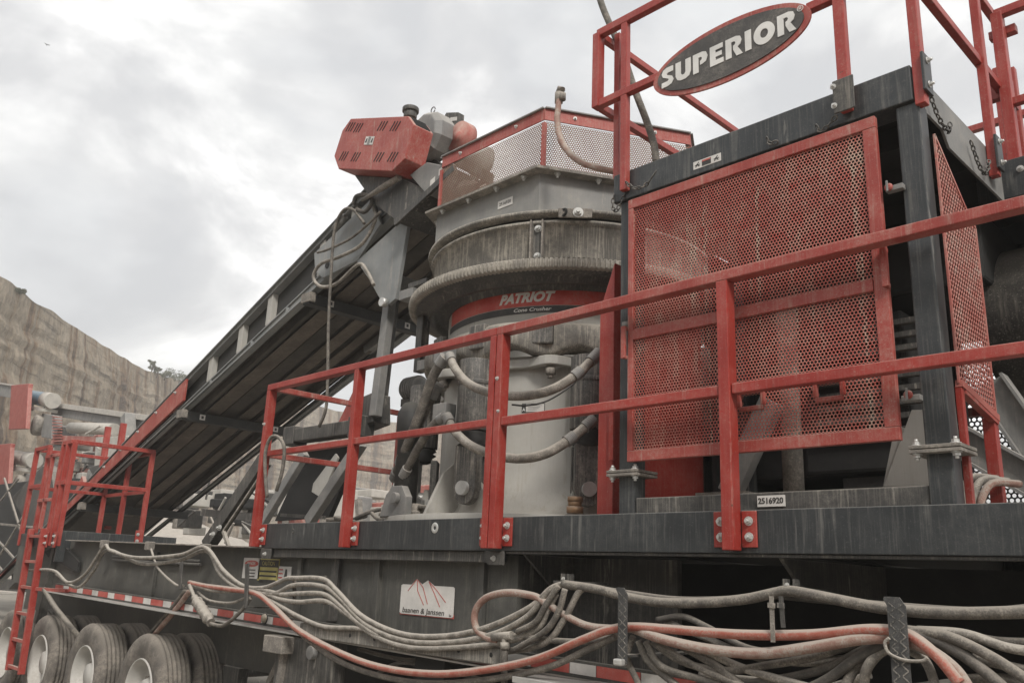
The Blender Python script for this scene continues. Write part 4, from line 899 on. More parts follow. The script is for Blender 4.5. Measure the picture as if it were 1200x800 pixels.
# ============================================================ ON THE DECK, LEFT OF THE CRUSHER
sf = thing('prop_stand', 'dark stand with sloping grey legs at the left end of the deck', 'stand', (-5.9, 4.2, ZT))
a, c = PY(343, 512, 4.3), PY(427, 500, 4.3); part('head_beam', MB().bar(a, c, .14, .13), 'darkd', sf, .01)
part('end_block', MB().bar(a-V(.05, 0, 0), a+V(.14, 0, 0), .17, .18), 'darkd', sf, .01); part('end_block', MB().bar(c-V(.14, 0, 0), c+V(.04, 0, 0), .17, .19), 'darkd', sf, .01)
part('sloping_leg', MB().bar(PY(424, 518, 4.0), PY(362, 612, 4.0), .07, .10, (1, 0, 0)), 'mgrey', sf, .006)
part('sloping_leg', MB().bar(PY(358, 530, 4.0), PY(296, 632, 3.9), .06, .10, (1, 0, 0)), 'mgrey', sf, .006)
b = MB(); b.prism([PY(x, y, 4.3) for x, y in ((393, 531), (396, 536), (378, 578), (373, 581), (365, 576), (367, 566))], (0, .02, 0)); part('rounded_plate', b, 'grey', sf, .003)
b = MB(); b.prism([PY(x, y, 4.45) for x, y in ((362, 522), (420, 520), (398, 575), (385, 605), (322, 610))], (0, .05, 0)); part('dark_gap_sheet', b, 'under', sf)  # near-black sheet painting the dark gap between the sloping legs
part('cross_tie', MB().bar(PY(330, 603, 4.2), PY(380, 606, 4.2), .03, .03), 'darkd', sf)
a, c = PY(437, 466, 4.4), PY(437, 500, 4.4); part('pillar_base', MB().bar(a, c, .26, .20, (0, 1, 0)), 'darkd', sf, .01)
part('red_bar', MB().bar(PY(421, 460, 4.7), PY(402, 500, 4.7), .05, .14, (1, 0, 0)), 'redd', sf)
hl = thing('hydraulic_fittings', 'tangle of dark hoses and fittings lying on the deck beside the crusher base', 'fittings', (-5.2, 4.0, ZT))
rnd = random.Random(5)
for k in range(7):
    x0_ = rnd.uniform(-6.0, -5.3); P_ = [V(x0_+i*.18, 3.95+rnd.uniform(-.15, .25), 2.02+rnd.uniform(0, .10)) for i in range(5)]; part('hose', MB().tube(spline(P_, 6), .016, 8), 'hosed' if k % 2 else 'hose', hl)
for x, y in ((452, 596), (468, 603), (487, 600)): q = PY(x, y, 3.9); b = MB(); b.cyl((q.x, 3.9, 1.99), (q.x, 3.9, 2.14), .035, 12); b.cyl((q.x, 3.9, 2.06), (q.x, 3.9, 2.09), .05, 8); part('fitting', b, 'crust', hl)
hose([PY(x, y, 3.4) for x, y in ((313, 582), (311, 555), (311, 530), (317, 513), (326, 512), (333, 524), (331, 550), (324, 575))], .014, 'hose', 'cable looped over the end post of the deck railing', 'cable', 'cable')
b = MB(); mq = PY(486, 455, 5.2); b.lathe([(0, 0), (.09, 0), (.11, .04), (.11, .24), (.08, .27), (0, .27)], (mq.x-.15, 5.2, mq.z), 18, axis='x'); 
ms = thing('small_motor', 'small ribbed motor seen left of the crusher under the conveyor', 'motor', (mq.x, 5.2, mq.z)); part('casing', b, 'mgrey', ms)
for i in range(6): part('cooling_rib', MB().lathe([(.11, 0), (.125, 0), (.125, .01), (.11, .01)], (mq.x-.10+i*.035, 5.2, mq.z), 18, axis='x'), 'mgrey', ms)
part('mounting_foot', MB().box((mq.x-.15, 5.15, mq.z-.18), (mq.x+.15, 5.3, mq.z-.1)), 'darkd', ms)
part('pedestal', MB().box((mq.x-.05, 5.15, ZT), (mq.x+.05, 5.3, mq.z-.182)), 'darkd', ms)

# ============================================================ TRAILER CHASSIS
def tzt(x): return min(1.813-.0136*(x+6.48), 1.90)
def tzf(x): return 1.22-.0146*(x+6.38)
tr = thing('trailer_chassis', 'dusty grey trailer chassis on dual wheels with red and white reflective tape', 'trailer', (-9, 3.6, .5))
def tsweep(y0, y1, f0, f1, xa, xb): return MB().prism([(xa, y0, f0(xa)), (xb, y0, f0(xb)), (xb, y0, f1(xb)), (xa, y0, f1(xa))], (0, y1-y0, 0))
part('side_wall', tsweep(3.62, 3.66, lambda x: tzf(x)+.01, lambda x: tzt(x)-.012, -13.2, -6.30), 'trailer', tr)
part('side_wall', tsweep(3.62, 3.66, lambda x: tzf(x)+.01, lambda x: 1.78, -6.30, -3.62), 'trailer', tr)
part('side_wall', tsweep(3.95, 3.99, lambda x: tzf(x)+.01, lambda x: 1.78, -3.66, -2.75), 'darkd', tr)
part('wall_return', MB().box((-3.66, 3.663, 1.2), (-3.62, 3.95, 1.78)), 'darkd', tr)
part('top_flange', tsweep(3.50, 3.80, lambda x: tzt(x)-.012, tzt, -11.0, -6.35), 'crust', tr, .002)
part('bottom_flange', tsweep(3.44, 3.80, lambda x: tzf(x)-.012, tzf, -11.4, -3.62), 'galv', tr, .002)
part('bottom_flange', tsweep(3.50, 3.80, lambda x: tzf(x)-.012, tzf, -3.62, 1.0), 'darkd', tr, .002)
part('rub_rail', tsweep(3.56, 3.60, lambda x: tzf(x)+.002, lambda x: tzf(x)+.085, -11.3, 1.0), 'trailer', tr, .002)
for xs_, w_ in ((-5.95, .05), (-5.46, .09), (-4.95, .05), (-3.9, .05), (-12.3, .08), (-8.6, .03)):
    part('stiffener', MB().box((xs_-w_/2, 3.59, tzf(xs_)+.10), (xs_+w_/2, 3.618, 1.76)), 'darkd' if w_ > .06 else 'trailer', tr)
# reflective tape: one strip, alternating panels
def tape():
    b = MB(); x = -11.25; mi = []; i = 0
    while x < .8:
        w_ = .28 if i % 2 == 0 else .18
        b.add([(x, 3.557, tzf(x)+.018), (x+w_-.004, 3.557, tzf(x+w_)+.018), (x+w_-.004, 3.557, tzf(x+w_)+.072), (x, 3.557, tzf(x)+.072)], [(0, 1, 2, 3)]); mi.append(i % 2); x += w_; i += 1
    o = part('reflective_tape', b, 'redink', tr, recalc=False); o.data.materials.append(M['white']); o.data.polygons.foreach_set('material_index', mi)
tape()
part('main_beam', MB().box((-14, 4.05, .78), (-6.2, 4.12, 1.23)), 'trailer', tr)
part('main_beam', MB().box((-6.195, 4.15, .55), (1.2, 4.22, 1.1)), 'under', tr)
part('main_beam', MB().box((-14, 5.9, .70), (1.2, 5.97, 1.2)), 'under', tr)
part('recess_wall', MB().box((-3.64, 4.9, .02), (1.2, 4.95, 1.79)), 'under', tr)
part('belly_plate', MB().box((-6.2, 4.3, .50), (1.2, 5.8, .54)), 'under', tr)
for x in (-7.6, -9.0, -10.45, -11.9): part('hanger_bracket', MB().prism([(x-.15, 4.0, .78), (x+.15, 4.0, .78), (x+.09, 4.0, .38), (x-.09, 4.0, .38)], (0, .1, 0)), 'darkd', tr, .004)
for x in (-6.75, -6.45): part('suspension_arm', MB().bar((x, 4.0, .9), (x-.4, 4.0, .35), .08, .06), 'crust', tr, .004)
part('air_tank', MB().lathe([(0, 0), (.1, .0), (.13, .04), (.13, .7), (.1, .74), (0, .74)], (-7.0, 4.45, .55), 20, axis='x'), 'crust', tr)
# company sign riveted to the wall
sgm = thing('company_sign', 'white sign with two red line peaks and black lettering on dark trailer wall', 'sign', (-4.43, 3.615, 1.4))
tl, brp = PY(471, 683, 3.615), PY(531, 725, 3.615); xl, xr, zt_, zb_ = tl.x, brp.x, PY(500, 685.5, 3.615).z, brp.z+.006
def SP(u, v): return V(xl+(xr-xl)*u, 3.616, zb_+(zt_-zb_)*(1-v))    # u,v over the white board
prf = [(.03, 0), (.20, 0), (.30, -.19), (.40, -.02), (.51, -.17), (.63, .0), (.97, 0), (1, .04), (1, .96), (.97, 1), (.03, 1), (0, .96), (0, .04)]
part('board', MB().prism([SP(u, v) for u, v in prf], (0, -.004, 0)), 'white', sgm)
part('red_edge', MB().prism([SP(u, v)+V(0, .002, 0) for u, v in ((.0, .9), (1.008, .9), (1.008, 1.03), (0, 1.03))], (0, -.003, 0)), 'redink', sgm)
b = MB()
for a, c, e in (((.14, .22), (.30, -.19), None), ((.31, -.17), (.33, .2), (.46, .66)), ((.32, -.17), (.43, .08), (.53, .62)), ((.53, -.14), (.64, .23), (.76, .68)), ((.53, -.14), (.69, .15), (.86, .52))):
    b.bar(SP(*a)+V(0, -.0055, 0), SP(*c)+V(0, -.0055, 0), .002, .0045, (0, 0, 1))
    if e: b.bar(SP(*c)+V(0, -.0055, 0), SP(*e)+V(0, -.0055, 0), .002, .0045, (0, 0, 1))
part('peak_lines', b, 'redink', sgm)
text_obj('lettering', 'baanen & Janssen', .047, front(SP(.45, .87)+V(0, -.006, 0)), 'inkd', sgm, bold=0, shear=.12, sx=1.3, ext=.0006)
text_obj('lettering', 'bv', .022, front(SP(.955, .93)+V(0, -.006, 0)), 'inkd', sgm, ext=.0006)
# stickers by the deck corner
def sticker(px0, py0, px1, py1, m, nm, lab):
    a, c = PY(px0, py0, 3.613), PY(px1, py1, 3.613); return part(nm, MB().box((a.x, 3.614, c.z), (c.x, 3.619, a.z)), m, tr, label=lab), a, c
o, a, c = sticker(286, 653, 303, 678, 'white', 'warning_sticker', 'white danger sticker with red oval')
mx_ = (a.x+c.x)/2; b = MB(); b.prism([(mx_+.2*(c.x-a.x)*2*math.cos(t*.4), 3.613, a.z-.045+.026*math.sin(t*.4)) for t in range(16)], (0, -.002, 0)); part('danger_oval', b, 'redink', o)
text_obj('sticker_text', 'DANGER', .034, front((mx_, 3.610, a.z-.045)), 'white', o, ext=.0004, sx=1.0)
for i, z in enumerate((-.10, -.125, -.15)): part('sticker_line', MB().box((mx_-.07, 3.612, a.z+z), (mx_+.07, 3.6135, a.z+z+.008)), 'inkd', o)
o, a, c = sticker(304, 654, 325, 681, 'yellow', 'warning_sticker', 'yellow caution sticker')
mx_ = (a.x+c.x)/2; part('sticker_header', MB().box((a.x+.01, 3.611, a.z-.065), (c.x-.01, 3.6135, a.z-.01)), 'inkd', o)
text_obj('sticker_text', 'CAUTION', .045, front((mx_, 3.609, a.z-.038)), 'yellow', o, ext=.0004)
for i in range(3): part('sticker_line', MB().box((a.x+.03, 3.612, a.z-.105-.035*i), (c.x-.03, 3.6135, a.z-.092-.035*i)), 'inkd', o)
o, a, c = sticker(326, 663, 340, 679, 'white', 'warning_sticker', 'small white pictogram sticker')
part('pictogram', MB().prism([(a.x+.12, 3.612, a.z-.02), (a.x+.14, 3.612, a.z-.02), (a.x+.16, 3.612, a.z-.11), (a.x+.13, 3.612, a.z-.08), (a.x+.10, 3.612, a.z-.11)], (0, -.0015, 0)), 'inkd', o)
for i in range(3): part('sticker_line', MB().box((a.x+.02, 3.612, a.z-.03-.03*i), (a.x+.08, 3.6135, a.z-.02-.03*i)), 'redink', o)
# punched channel below the sign and outrigger leg
ch = thing('punched_channel', 'steel channel with punched holes and rust streaks running under the hose bundle', 'channel', (-4.5, 3.40, 1.2))
ca, cb = PY(352, 737, 3.40), PY(592, 770, 3.40); b = MB(); b.bar(ca, cb, .012, .082); part('web', b, 'stain', ch, .002)
b = MB(); b.bar(ca+V(0, .05, .043), cb+V(0, .05, .043), .10, .006); b.bar(ca+V(0, .05, -.043), cb+V(0, .05, -.043), .10, .006); part('flange', b, 'crust', ch)
for i in range(6):
    p = ca.lerp(cb, .30+.13*i); b = MB(); b.cyl(p+V(0, -.007, .005), p+V(0, -.0075, .005), .013, 14); part('hole', b, 'under', ch)
og = thing('outrigger_leg', 'black steel outrigger leg with pin and pale foot block below the trailer wall', 'support leg', (-5.5, 3.5, .3))
a = PY(350, 770, 3.50); part('leg', MB().box((a.x-.25, 3.46, .05), (a.x+.45, 3.60, 1.18)), 'darkd', og, .006)
a2 = PY(327, 752, 3.42); part('block', MB().box((a2.x-.12, 3.36, a2.z-.07), (a2.x+.14, 3.58, a2.z+.045)), 'crust', og, .006)
q = PY(367, 764, 3.45); b = MB(); b.cyl(q+V(0, .02, 0), q+V(0, -.03, 0), .045, 20); part('pin', b, 'mgrey', og, .003)
part('foot_strut', MB().bar((a2.x+.05, 3.45, a2.z-.07), (a2.x-.05, 3.45, .3), .05, .05), 'crust', og)
part('foot_plate', MB().box((a.x-.35, 3.3, .0), (a.x+.55, 3.8, .05)), 'darkd', og)
q = PY(500, 790, 3.55); part('leg', MB().box((q.x-.12, 3.55, .05), (q.x+.16, 3.7, 1.16)), 'under', og)
pl = thing('flat_plate', 'pale dusty flat steel plate at the bottom edge below the hose loop', 'plate', (-3.1, 3.3, 1.1)); q = PY(640, 797, 3.32); part('plate', MB().box((q.x-.22, 3.30, q.z-.03), (q.x+.30, 3.6, q.z)), 'galv', pl, .003)
part('bracket', MB().box((q.x-.1, 3.6, q.z-.03), (q.x+.1, 4.15, q.z-.01)), 'darkd', pl)
# wheels
def wheel_meshes():
    tp = [(.30, .012), (.33, .0), (.40, -.012), (.46, -.008), (.497, .012), (.512, .032)]
    y = .032
    for i in range(5): tp += [(.517, y+.010), (.517, y+.032), (.505, y+.034), (.505, y+.041)]; y += .041
    tp += [(.517, y+.01), (.512, .262), (.497, .282), (.44, .295), (.33, .285), (.30, .28)]
    ty = MB().lathe(tp, (0, 0, 0), 72, axis='y').mesh('tyre'); ty.materials.append(M['tyre'])
    rp = [(.302, .012), (.296, -.004), (.288, .0), (.282, .03), (.262, .06), (.25, .14), (.16, .15), (.13, .10), (.115, .06), (.0, .055)]
    rm = MB().lathe(rp, (0, 0, 0), 48, axis='y').mesh('rim'); rm.materials.append(M['rim'])
    b = MB()
    for k in range(10): a = k*math.pi/5; b.cyl((.15*math.sin(a), .14, .15*math.cos(a)), (.15*math.sin(a), .10, .15*math.cos(a)), .014, 8)
    hb = b.mesh('wheel_nuts'); hb.materials.append(M['crust'])
    return ty, rm, hb
ty, rm, hb = wheel_meshes()
def mk(name, me, par, loc=(0, 0, 0)):
    o = bpy.data.objects.new(name, me); COL.objects.link(o); o.parent = par; o.location = loc; return o
def wheel(x, y, z=.50):
    t = mk('tyre', ty, tr, V(x, y, z)-tr.location); mk('rim', rm, t); mk('wheel_nuts', hb, t)
WX = [-8.37, -9.81, -11.25, -12.55]
for i, x in enumerate(WX):
    wheel(x, 3.50); wheel(x, 3.84)
    for y in (5.75, 6.1): wheel(x, y)
    b = MB(); b.cyl((x, 3.7, .5), (x, 6.3, .5), .09, 16); part('axle', b, 'darkd', tr)

# ============================================================ HOSES ALONG THE TRAILER
G = 'hoses slung along the trailer side'
def hz(P, r, m, lab, y=3.38, name='hose_line'): return hose([PY(p[0], p[1], p[2] if len(p) > 2 else y) for p in P], r, m, lab, name, 'hose', G)
# upper four parallel
hz([(30, 668, 3.5), (62, 668), (80, 682), (100, 672), (122, 640), (130, 645), (160, 653), (210, 650), (240, 641), (262, 668), (285, 686), (310, 688), (335, 678), (345, 677), (378, 678), (395, 692), (425, 722), (470, 742), (520, 745), (570, 735), (620, 712), (645, 690), (660, 684)], .0165, 'hosep', 'topmost of the four parallel pale hoses left of the company sign')
hz([(66, 672, 3.5), (90, 688, 3.42), (110, 668, 3.42), (126, 644, 3.42), (165, 660, 3.42), (210, 656, 3.42), (242, 645, 3.42), (258, 672, 3.40), (282, 690), (320, 695), (345, 685), (380, 687), (400, 702), (430, 732), (475, 750), (530, 752), (580, 742), (618, 722), (640, 696), (652, 688)], .0165, 'hosep', 'second from top of the four parallel pale hoses left of the company sign')
hz([(225, 684), (255, 692), (300, 690), (330, 696), (350, 695), (380, 696), (402, 712), (435, 742), (480, 758), (540, 758), (590, 752), (628, 738), (642, 715), (652, 695)], .0165, 'hosep', 'third from top of the four parallel pale hoses left of the company sign')
hz([(300, 692), (330, 702), (350, 705), (382, 704), (405, 718), (440, 742), (480, 754, 3.42), (540, 765, 3.42), (600, 762, 3.42), (640, 752), (662, 724), (678, 694), (690, 687)], .0165, 'hosep', 'lowest of the four parallel pale hoses left of the company sign')
hz([(303, 694), (325, 708), (350, 722), (380, 734), (420, 736), (460, 742, 3.41)], .016, 'hosep', 'pale hose dipping to the top of the punched channel')
# the long red and pale ones
hz([(222, 682), (240, 686), (270, 690, 3.36), (300, 695, 3.34), (322, 712, 3.33), (350, 738, 3.32), (400, 765, 3.31), (450, 782, 3.30), (510, 789, 3.30), (570, 784, 3.30), (630, 771, 3.30), (680, 750, 3.30), (715, 737, 3.30), (745, 734, 3.30), (800, 738, 3.29), (870, 743, 3.28), (950, 743, 3.28), (1020, 737, 3.28), (1062, 742, 3.28), (1095, 765, 3.26), (1125, 800, 3.26)], .020, 'hoser', 'long red hose sweeping across the whole lower edge', name='hose_line')
hz([(740, 735, 3.33), (775, 748, 3.28), (830, 760, 3.28), (890, 765, 3.28), (950, 758, 3.27), (1010, 748, 3.28), (1055, 748, 3.30), (1090, 762, 3.28), (1120, 785, 3.28), (1140, 815, 3.28)], .022, 'hoserp', 'thick pale pink hose just under the red one at right')
hz([(340, 732, 3.36), (390, 770, 3.34), (440, 790, 3.33), (500, 800, 3.33), (570, 796, 3.33), (640, 782, 3.33), (690, 760, 3.33), (722, 745, 3.33)], .017, 'hose', 'grey hose following below the long red hose')
hz([(660, 684), (700, 690), (730, 698), (770, 705), (820, 706), (870, 702), (905, 695), (925, 692), (960, 698), (1010, 708), (1050, 714), (1120, 718), (1230, 716)], .022, 'hose', 'thick grey hose hanging along the dark recess at upper right')
hz([(652, 687, 3.42), (690, 688, 3.42), (730, 694, 3.45), (790, 702, 3.5), (850, 702, 3.5), (900, 697, 3.48), (960, 702, 3.5), (1050, 710, 3.5), (1150, 716, 3.5), (1230, 710, 3.5)], .016, 'hosed', 'dark hose just behind the thick grey one in the recess')
# loop
hz([(640, 706), (625, 698), (595, 694), (570, 700), (557, 716), (558, 735), (570, 746), (585, 751)], .020, 'hoserp', 'pink hose bent into a round loop right of the company sign')
hz([(638, 705), (665, 722), (690, 733), (720, 736), (745, 736)], .018, 'hoserp', 'pale pink hose running from the loop to the first tread plate hook')
hz([(590, 745), (610, 745), (650, 750), (690, 751), (725, 745)], .015, 'hose', 'thin grey hose from the tee fitting to the first tread plate hook')
tee = thing('hose_tee', 'upright grey hose tee fitting right of the pink loop', 'fitting', PY(591, 755, 3.36)); b = MB(); b.tube([PY(x, y, 3.36) for x, y in ((592, 744), (591, 770), (591, 800))], .018, 12); part('pipe', b, 'hose', tee); b = MB(); b.tube([PY(578, 746, 3.36), PY(600, 744, 3.36)], .022, 12); b.tube([PY(592, 752, 3.36), PY(592, 760, 3.36)], .026, 12); part('collar', b, 'hosep', tee)
hz([(655, 686, 3.36), (640, 708, 3.35), (628, 728, 3.35), (606, 740, 3.35)], .016, 'hose', 'grey hose curving down from the recess hook toward the loop')
hz([(662, 690, 3.34), (655, 715, 3.34), (640, 738, 3.34), (610, 757, 3.36), (600, 762, 3.4)], .016, 'hose', 'outermost grey hose curving down beside the loop')
# tangle at right, lower bundle; each its own hose
TG = [
 ([(742, 745), (735, 770), (748, 800), (760, 830)], .014, 'leftmost grey hose falling beside the first tread plate hook'),
 ([(748, 750), (760, 775), (790, 800), (830, 830)], .015, 'grey hose falling steeply just right of the first hook'),
 ([(757, 752), (775, 780), (820, 795), (870, 810)], .015, 'grey hose spreading right from the first hook in a shallow curve'),
 ([(765, 752), (800, 775), (850, 785), (905, 778), (960, 768), (1000, 752), (1035, 745)], .015, 'grey hose dipping between the two hooks and rising to the second'),
 ([(772, 755), (815, 780), (880, 808)], .014, 'short grey hose crossing under the pale pink hose'),
 ([(800, 757), (840, 780), (880, 812)], .017, 'thick grey hose heading down right under the pale pink hose'),
 ([(815, 757), (870, 782), (930, 800), (990, 815)], .016, 'grey hose heading to the lower right through the tangle'),
 ([(770, 726, 3.4), (800, 722, 3.4), (830, 735, 3.4), (880, 760, 3.4), (950, 765, 3.4), (1010, 755, 3.38), (1042, 748, 3.34)], .014, 'grey hose arching behind the red one right of the first hook'),
 ([(780, 728, 3.42), (830, 748, 3.42), (880, 768, 3.42), (940, 776, 3.42), (1000, 770, 3.4)], .014, 'deep grey hose below the red hose in the tangle'),
 ([(870, 768), (930, 770), (990, 758), (1040, 745)], .013, 'thin pale hose close under the pale pink one'),
 ([(700, 815), (800, 805, 3.36), (880, 800, 3.36), (960, 785, 3.36), (1010, 762, 3.34), (1040, 752, 3.32)], .016, 'grey hose rising in a long curve to the second hook'),
 ([(930, 815), (970, 795), (1005, 770), (1040, 750)], .018, 'thick grey hose climbing to the second hook'),
 ([(985, 815), (1000, 785), (1020, 762), (1045, 752)], .018, 'steep grey hose just left of the second hook'),
 ([(1012, 815), (1015, 785), (1030, 765), (1048, 756)], .018, 'nearly upright grey hose ending at the second hook'),
 ([(1060, 742), (1090, 748), (1130, 768), (1170, 800), (1190, 820)], .020, 'thick pale hose falling right of the red one past the second hook'),
 ([(1062, 738, 3.34), (1110, 745, 3.34), (1160, 768, 3.34), (1210, 800, 3.34)], .018, 'grey hose spreading right from behind the second hook'),
 ([(1075, 738, 3.38), (1130, 742, 3.38), (1180, 758, 3.38), (1230, 765, 3.38)], .016, 'upper grey hose leaving the second hook to the right edge'),
 ([(1120, 740, 3.42), (1170, 750, 3.42), (1230, 752, 3.42)], .013, 'thin hose behind the tangle at the right edge'),
 ([(1060, 758), (1085, 775), (1100, 815)], .016, 'grey hose dropping just right of the second hook'),
 ([(1062, 752, 3.3), (1100, 768, 3.3), (1120, 790, 3.3), (1130, 820, 3.3)], .018, 'pale hose hugging the red one down right of the second hook'),
 ([(1140, 770, 3.4), (1190, 782, 3.4), (1230, 790, 3.4)], .016, 'grey hose at the lower right corner'),
 ([(1130, 795, 3.42), (1180, 795, 3.42), (1230, 812, 3.42)], .016, 'lowest grey hose at the lower right corner'),
 ([(820, 790, 3.5), (900, 798, 3.5), (960, 806, 3.5), (1020, 790, 3.5)], .014, 'faint hose deep at the bottom between the hooks'),
]
rnd = random.Random(11)
for P_, r, lab in TG:
    hz([(p[0], p[1], p[2] if len(p) > 2 else 3.33+rnd.uniform(-.012, .03)) for p in P_], r*1.05, rnd.choice(['hose', 'hose', 'hosed', 'hosep']), lab)
# lower-left loose hoses
hz([(300, 695, 3.40), (340, 720, 3.40), (400, 742, 3.42)], .010, 'hosep', 'thin pale hose just above the long red hose near the outrigger')
hz([(420, 745+15, 3.6), (470, 772, 3.6), (540, 775, 3.6), (600, 782, 3.6)], .014, 'hosed', 'dark hose hidden under the punched channel')
hz([(440, 790, 3.6), (470, 776, 3.6), (520, 784, 3.6), (580, 800, 3.6)], .013, 'hosed', 'second dark hose lower under the punched channel')
hz([(177, 643, 3.45), (185, 665, 3.42), (205, 684, 3.42), (215, 686, 3.40)], .011, 'hosep', 'thin hose drooping from the top flange to the clamp bar')
hz([(232, 693, 3.40), (245, 703, 3.40), (270, 706, 3.40), (288, 700, 3.38)], .011, 'hosep', 'thin pale hose sagging just above the reflective tape')
hz([(222, 685, 3.36), (228, 700, 3.36)], .016, 'hosep', 'short hose end feeding the pale ribbed plug')
hz([(52, 690, 3.45), (64, 710, 3.45), (80, 730, 3.5), (92, 745, 3.6)], .028, 'hose', 'thick grey hose angling down behind the red ladder')
hz([(224, 690, 3.5), (205, 715, 3.55), (182, 742, 3.6)], .024, 'hoserp', 'brown hose angling down to the last wheel')
hz([(218, 690, 3.52), (198, 716, 3.57), (176, 742, 3.62)], .018, 'hose', 'second hose beside the brown one angling to the wheel')
hz([(245, 730, 3.34), (262, 732, 3.34), (282, 716, 3.34), (294, 700, 3.34)], .015, 'hose', 'dark hose hanging from the ribbed plug back to the clamp')
# ribbed plug
pg = thing('cable_plug', 'pale ribbed industrial cable plug hanging at an angle above the tape', 'plug', PY(240, 715, 3.34))
a, c = PY(228, 700, 3.34), PY(247, 729, 3.34); s_ = [a.lerp(c, i/24) for i in range(25)]
b = MB(); b.tube(s_, .03, 16, rf=lambda t: (.026 if t < .15 else .042)+(.006 if int(t*24) % 4 == 0 else 0)-(.012 if t > .9 else 0)); part('ribbed_body', b, 'hosep', pg)
b = MB(); b.tube([a.lerp(c, .1)+V(.05, 0, .02), a.lerp(c, .35)+V(.055, 0, 0), a.lerp(c, .6)+V(.045, 0, 0)], .007, 8); part('locking_lever', b, 'hose', pg)
# rods along the wall
for i, (y0_, y1_) in enumerate(((652, 657), (656, 661))):
    b = MB(); b.cyl(PY(132, y0_, 3.58), PY(235, y1_, 3.58), .012, 8); solo('steel_rod', b, 'darkd', ['upper thin dark rod along the trailer wall under the flange', 'lower thin dark rod along the trailer wall under the flange'][i], 'rod')
# clamps and hooks
for i, (x, y0_, y1_, lab) in enumerate(((290, 660, 712, 'dark flat upright hook holding the hoses by the danger sticker'), (213, 658, 690, 'dark upright hook left of the ribbed plug'))):
    a, c = PY(x, y0_, 3.31), PY(x-2, y1_, 3.31); t = thing('hose_hook', lab, 'hook', c); part('strap', MB().bar(c, a, .05, .012, (0, 1, 0)), 'darkd', t, .003); part('arm', MB().box((c.x-.02, 3.31, c.z), (c.x+.02, 3.60, c.z+.012)), 'darkd', t)
def treadmat():
    m = M['darkd'].copy(); return m
tm = mat('tread_plate', (.035, .036, .038), .45, .3, (.22, .21, .19), speck=.25, up=.6, scale=9)
def hookplate(x, y0_, y1_, w_, lab, tip):
    a, c = PY(x, y0_, 3.25), PY(x, y1_, 3.25); t = thing('tread_plate_hook', lab, 'hook', c, 'tread plate hooks carrying the hoses')
    pr_ = [V(a.x-w_/2-.012, 3.25, a.z-.01), V(a.x-w_/2-.008, 3.25, a.z), V(a.x+w_/2-.02, 3.25, a.z), V(a.x+w_/2, 3.25, a.z-.03), V(a.x+w_/2, 3.25, c.z), V(a.x-w_/2, 3.25, c.z), V(a.x-w_/2, 3.25, a.z-.03)]
    b = MB(); b.prism(pr_, (0, -.006, 0)); part('plate', b, tm, t)
    b = MB(); z = a.z-.03; k = 0
    while z > c.z+.01:
        for j in (-1, 1):
            s_ = 1 if (k+(j > 0)) % 2 else -1; p = V(a.x+j*w_*.24, 3.244, z); d_ = V(.011, 0, .009*s_)
            b.add([p-d_, p+V(0, -.0025, .003*1), p+d_, p+V(0, -.0025, -.003)], [(0, 1, 2, 3)]); b.bar(p-d_, p+d_, .003, .004, (0, 0, 1))
        z -= .019; k += 1
    part('tread_lugs', b, 'tramp', t)
    if tip: part('folded_tip', MB().box((a.x-w_/2-.005, 3.215, c.z-.008), (a.x+w_/2-.01, 3.262, c.z+.02)), 'galv', t, .006)
    part('arm', MB().box((a.x-w_/2, 3.256, max(c.z, 1.33)), (a.x+w_/2, 3.95, max(c.z, 1.33)+.01)), 'darkd', t)
hookplate(730.5, 688, 777, .052, 'first black tread plate hook with a pale folded tip left of the middle', True)
hookplate(1050, 699, 830, .066, 'second black tread plate hook running off the bottom at right', False)
hose([PY(x, y, 3.235) for x, y in ((1042, 747), (1037, 753), (1042, 765), (1060, 773), (1080, 774), (1087, 770))], .006, 'hosep', 'thin pale cable looped round the second tread plate hook', 'cable', 'cable')
for i, (x0_, x1_, y0_, y1_, lab, m) in enumerate(((904, 906, 698, 752, 'pale cable tie strap left of the pair holding two hoses', 'hosep'), (915, 918, 698, 735, 'dark cable tie strap right of the pair under the bracket', 'darkd'))):
    b = MB(); b.bar(PY(x0_, y0_, 3.25), PY(x1_, y1_, 3.25), .018, .005, (0, 1, 0)); b.bar(PY(x0_, y0_+8, 3.246), PY(x0_, y0_+14, 3.246), .03, .008, (0, 1, 0)); solo('cable_tie', b, m, lab, 'cable tie')
for i, (x, y) in enumerate(((920, 688), (660, 680))):
    q = PY(x, y, 3.40); t = thing('hose_clamp', ['small steel beam clamp above the hose at right', 'small steel beam clamp above the hose left of the first hook'][i], 'clamp', q)
    b = MB(); b.box(q+V(-.05, -.02, -.012), q+V(.06, .3, .0)); b.box(q+V(-.0, -.02, 0), q+V(.012, .02, .035)); b.box(q+V(.045, -.02, 0), q+V(.057, .02, .035)); part('clamp_body', b, 'darkd', t); bolt(t, q+V(.02, -.02, .01), s=.5)
# clips on the top flange
for i, (x, y, lab) in enumerate(((122, 636, 'hose clip on the flange nearest the red ladder'), (175, 638, 'second hose clip from the ladder on the flange'), (240, 641, 'hose clip on the flange nearest the deck'))):
    q = PY(x, y, 3.46); b = MB(); b.box(q+V(-.04, -.03, -.05), q+V(.04, .04, .03)); solo('hose_clip', b, 'crust', lab, 'clip', bevel=.006)
for x, y0_, y1_ in ((345, 674, 708), (381, 674, 708)):
    b = MB(); b.bar(PY(x, y0_, 3.42), PY(x, y1_, 3.42), .02, .02, (0, 1, 0)); solo('hose_spacer', b, 'hose', 'left upright spacer bar holding the four parallel hoses' if x == 345 else 'right upright spacer bar holding the four parallel hoses', 'spacer')

